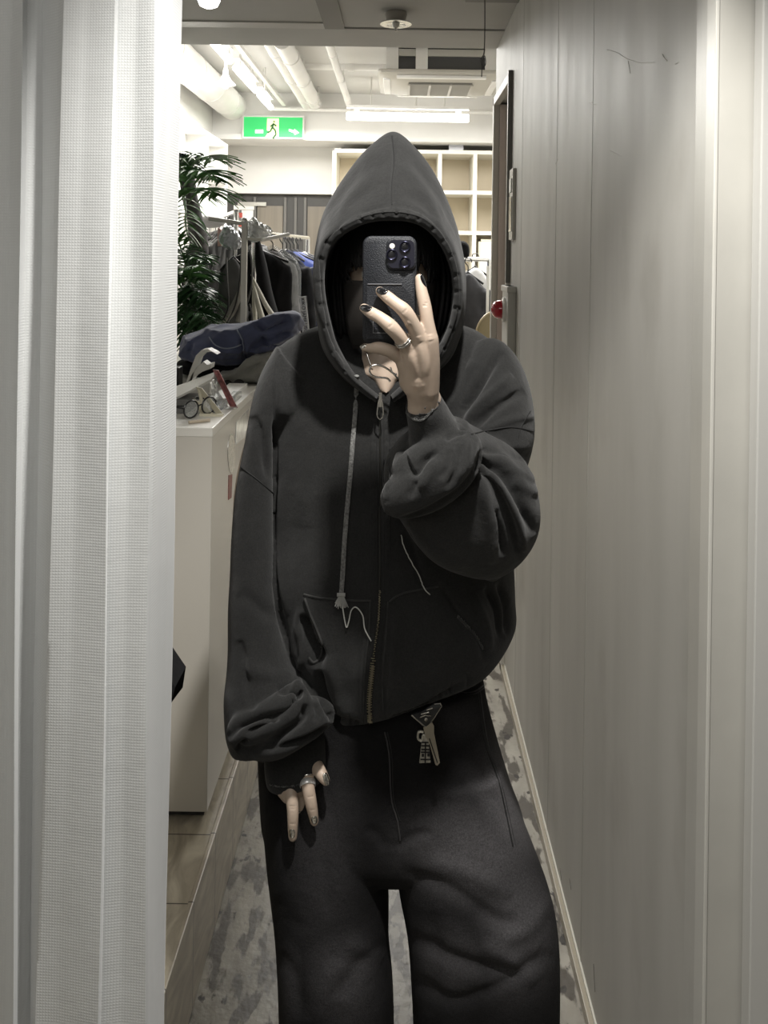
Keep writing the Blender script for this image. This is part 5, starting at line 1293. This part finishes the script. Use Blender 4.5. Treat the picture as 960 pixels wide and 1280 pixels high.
# rings
def fring(c_, ax, r, w, m, name='ring', n=28):
    ax = Vector(ax).normalized(); a_ = ax.cross(Vector((0, 1, .1))).normalized(); b_ = ax.cross(a_)
    rows = []
    for k in range(n+1):
        t_ = 2*math.pi*k/n; d = a_*math.cos(t_)+b_*math.sin(t_)
        rows.append([c_+d*(r+.0009*math.cos(s_))+ax*(w*math.sin(s_)) for s_ in [2*math.pi*j/10 for j in range(10)]])
    return obj(name, MB().grid(rows, True), m, person, smooth=True, sharp=180)
c_ = P(504.5, 427, 1.083); ax = P(500,421,1.078)-P(511,436,1.090); fring(c_, ax, .0106, .0018, M_silver); fring(c_+ax.normalized()*.0036, ax, .0103, .0014, M_silver)
c_ = P(384.5, 978, 1.272); ax = P(385,982,1.268)-P(384,964,1.284); fring(c_+ax.normalized()*.002, ax, .0110, .0042, mat('bright silver band', (.85, .84, .82), .3, .6)); fring(c_-ax.normalized()*.006, ax, .0114, .0016, M_silver)

# ---- face mask, hair, eyes
def headpt(x, z, off):
    k = x/.080; y = -math.sqrt(max(0, 1-min(1, (x/.078)**2)))*.094*math.sqrt(max(.05, 1-(z/.125)**2)); return hc+Vector((x, y-off, z))
rows = []
for i in range(15):
    z = -.005-.105*i/14; row = []
    for j in range(25):
        x = -.072+.144*j/24; row.append(headpt(x*(1-.25*(i/14)**2), z, .012+.016*math.exp(-(x/.018)**2-((z+.03)/.03)**2)))
    rows.append(row)
fm = obj('face_mask', MB().grid(rows), M_mask, person, smooth=True, sharp=180, solid=.001)
for k in (): obj('pleat', MB().tube([rows[int(14*k)][j]+Vector((0, -.002, 0)) for j in range(25)], .0012, 6), M_mask, fm, smooth=True)
for s in (-1, 1):
    ey = hc+Vector((s*.030, -.078, .004))
    obj('eye', MB().ball(ey, .011, 16, 12), mat('eye white', (.6, .58, .55), .15), body, smooth=True)
    obj('iris', MB().ball(ey+Vector((0, -.007, 0)), .0055, 12, 8, (1, .8, 1)), M_nail, body, smooth=True)
    obj('eyebrow', MB().tube(catmull([headpt(s*.015, .026, .003), headpt(s*.032, .031, .003), headpt(s*.048, .024, .003)], 4), .0022, 6), M_hair, body)
hr = MB(); rs = random.Random(3)
# cap of hair + bangs strands + side locks
rows = []
for k in range(1, 12):
    th_ = math.pi*.62*k/11; rows.append([hc+Vector((math.sin(th_)*math.cos(p_)*.082, math.sin(th_)*math.sin(p_)*.102*(1 if math.sin(p_) > 0 or th_ < 1.15 else 1-.12*(th_-1.15)), math.cos(th_)*.128)) for p_ in [2*math.pi*q_/32 for q_ in range(32)]])
hr.loft([[p_ for p_ in r_] for r_ in rows[:7]])
back = MB()
for k in range(150):
    x = -.074+.148*rs.random(); z0_ = .075+.02*rs.random(); zl = .016+rs.uniform(-.008, .012)+(-.02 if abs(x) > .06 else 0)
    pts = [headpt(x*.8, z0_, .006), headpt(x*.95, .05, .012), headpt(x+rs.uniform(-.006, .006), (zl+.04)/2, .014), headpt(x+rs.uniform(-.009, .009), zl, .012)]
    hr.tube(catmull(pts, 3), [.0035]*6+[.003]*2+[.002, .0008], 5)
for s in (-1, 1):
    for k in range(26):
        x = s*(.066+.02*rs.random()); y_ = -.02+.07*rs.random()
        pts = [hc+Vector((x*.9, y_, .07)), hc+Vector((x*1.08, y_-.01, .0)), hc+Vector((x*1.0, y_-.015, -.07)), hc+Vector((x*.92+rs.uniform(-.01, .01), y_-.0, -.085-.02*rs.random()))]
        hr.tube(catmull(pts, 4), [.004]*9+[.003]*3+[.0008], 5)
obj('hair', hr, M_hair, person, smooth=True, sharp=180)
# necklace: thin chain and S-shaped hook pendant
BS = Surf(me_b)
def chest(x, y, o=.003):
    h = BS.at(x, y, o, .9); return h if h is not None else P(x, y, 1.28)
ch1 = [chest(x, y) for x, y in ((459,434),(460,440),(462,448),(465,456),(468,458))]
nk = obj('necklace', MB().tube(catmull(ch1, 4), .0007, 6), M_silver, person, smooth=True)
hk = [(496,468),(492,467),(484,461),(476,457),(470,456),(464,458),(462,463),(464,468),(469,471),(477,472),(484,473),(488,477)]
obj('pendant', MB().tube(catmull([P(x, y, 1.268) for x, y in hk], 5), .0015, 8), M_silver, nk, smooth=True, label='S-shaped silver hook pendant')
obj('pendant_clasp', MB().tube([P(488,459,1.267), P(490,465,1.266), P(499,475,1.268)], .0012, 6), M_silver, nk, smooth=True)

# ---- shoes (out of the frame, the figure stands on the floor)
for nm, cx_ in (('shoe', P(430,1500,1.385).x), ('shoe', P(604,1500,1.385).x)):
    m_ = MB(); rr = []
    for (y_, w_, h_) in ((1.22, .022, .03), (1.235, .04, .042), (1.28, .05, .055), (1.34, .045, .075), (1.39, .04, .11), (1.44, .04, .12), (1.465, .02, .10)):
        rr.append([Vector((cx_+w_*math.cos(t_), y_, max(.002, h_/2+h_/2*math.sin(t_)))) for t_ in [2*math.pi*q_/18 for q_ in range(18)]])
    m_.loft(rr); obj(nm, m_, M_blackp, person, smooth=True)

# ================================================================== PHONE
pd = 1.098
ph = thing('phone', 'blue-black phone with three camera lenses held up in front of the face', 'phone', P(487, 431, pd+.006))
pc = P(487, 363, pd); xa_ = (P(521, 363, pd)-P(453.5, 363, pd)); hx = xa_.length/2; hz = (P(487, 431, pd)-P(487, 295, pd)).length/2
tl = math.radians(-.6); RX_ = Matrix.Rotation(tl, 3, 'Y')
def W(x, y, z): return pc+RX_ @ Vector((x, y, z))
def rr2(hx_, hz_, r, y, cx_=0, cz_=0, n=7):
    out = []
    for ax_, az_, s in ((hx_-r, hz_-r, 0), (-hx_+r, hz_-r, 1), (-hx_+r, -hz_+r, 2), (hx_-r, -hz_+r, 3)):
        for k in range(n+1):
            t_ = (s+k/n)*math.pi/2; out.append(W(cx_+ax_+r*math.cos(t_), y, cz_+az_+r*math.sin(t_)))
    return out
M_case = mat('blue-black leather case', (.0055, .0068, .0105), .55, var=.2, vscale=60, bump=.5, bscale=700)
obj('case', MB().loft([rr2(hx-.002, hz-.002, .010, 0), rr2(hx, hz, .011, .002), rr2(hx, hz, .011, .0095), rr2(hx-.0015, hz-.0015, .010, .0115)]), M_case, ph, smooth=True, sharp=50)
obj('screen', MB().loft([rr2(hx-.003, hz-.003, .009, .0112), rr2(hx-.003, hz-.003, .009, .0122)]), mat('phone screen', (.02, .02, .025), .1), ph)
bx, bz = P(501.5, 0, pd).x-P(487, 0, pd).x, P(0, 317.5, pd).z-P(0, 363, pd).z
M_cam = mat('camera bump', (.012, .012, .02), .3)
obj('camera_bump', MB().loft([rr2(.0188, .0200, .008, .001, bx, bz), rr2(.0188, .0200, .008, -.0022, bx, bz), rr2(.0180, .0192, .0075, -.0030, bx, bz)]), M_case, ph, smooth=True, sharp=50)
obj('camera_glass', MB().loft([rr2(.0165, .0178, .007, -.0028, bx, bz), rr2(.0165, .0178, .007, -.0036, bx, bz)]), M_cam, ph)
M_lens = mat('lens glass', (.002, .002, .004), .03, coat=1); M_lring = mat('lens ring', (.03, .03, .05), .25, .9)
s5 = 5.333
def plz(x, y, o): return pc+RX_ @ Vector(((400+x/s5-487)*pd/F, o, -(270+y/s5-363)*pd/F))
for (x, y) in ((565,205),(565,308),(478,258)):
    c_ = plz(x, y, -.0036)
    ln = obj('camera_lens', MB().lathe(c_, [(.0072, 0), (.0072, .0018), (.0064, .0024), (.0058, .0018)], axis='y', n=28), M_lring, ph, smooth=True, sharp=50)
    obj('lens_glass', MB().lathe(c_, [(.0058, .0012), (.004, .0019), (.0015, .0022), (.0003, .0022)], axis='y', n=28), M_lens, ln, smooth=True)
c_ = plz(480, 200, -.0036); obj('flash', MB().lathe(c_, [(.0034, 0), (.0034, .0006), (.0005, .0009)], axis='y', n=20), mat('flash glass', (.72, .70, .66), .3), ph, smooth=True)
obj('microphone', MB().lathe(plz(560, 353, -.0036), [(.0010, 0), (.0008, .0004)], axis='y', n=10), M_lens, ph)
# card pocket on the case back
def pz(x, y, o=-.0008): return plz(x, y, o)
obj('card_pocket', MB().prism([pz(312,452), pz(540,452), pz(628,545), pz(628,820), pz(312,820)], (0, .0012, 0)), M_case, ph, bevel=.0003)
obj('pocket_stitching', MB().tube([pz(318,455,-.0014), pz(545,455,-.0014)], .0006, 5), mat('grey edge paint', (.16, .16, .17), .4), ph)
M_gm = mat('gunmetal print', (.34, .34, .35), .35, .6)
obj('label_frame', MB().tube([pz(355,690,-.0012), pz(355,780,-.0012), pz(500,780,-.0012), pz(500,690,-.0012), pz(355,690,-.0012)], .0005, 5), M_gm, ph)
for k in range(5):
    obj('label_mark', MB().slab(pz(380+k*22, 762, -.0010), (.0012, 0, 0), (0, .0003, 0), (0, 0, .0014)), M_blackp, ph)
# ================================================================== LIGHT
def area(name, loc, size, power, col=(1, .98, .94), rot=(0, 0, 0), sy=None):
    l = bpy.data.lights.new(name, 'AREA'); l.energy = power; l.color = col; l.shape = 'RECTANGLE'; l.size = size; l.size_y = sy or size
    o = bpy.data.objects.new(name, l); COL.objects.link(o); o.location = loc; o.rotation_euler = rot; return o
area('shop_fill', (.9, 5.6, 2.66), 1.6, 90, sy=2.2)  # unseen area lamps added as general fill for the shop
area('shop_fill', (-.8, 5.4, 2.74), .8, 72, sy=1.2)
area('shop_fill', (-.7, 6.8, 2.60), 1.0, 24, sy=.3)
l = bpy.data.lights.new('booth_downlight', 'SPOT'); l.energy = 122; l.spot_size = math.radians(70); l.spot_blend = .6; l.shadow_soft_size = .035; l.color = (1, .975, .93)
o = bpy.data.objects.new('booth_downlight', l); COL.objects.link(o); o.location = (.10, .66, 2.42)
o.rotation_euler = (math.radians(22), 0, math.radians(5))
area('booth_fill', (-.30, -.15, 2.42), .9, 9)  # unseen lamp added to brighten the curtain and booth
w = bpy.data.worlds.new('world'); C.world = w; w.use_nodes = True
w.node_tree.nodes['Background'].inputs[0].default_value = (1, .97, .92, 1); w.node_tree.nodes['Background'].inputs[1].default_value = .15
C.view_settings.view_transform = 'Standard'; C.view_settings.look = 'None'; C.view_settings.gamma = 1; C.view_settings.exposure = 0
C.view_settings.use_curve_mapping = False
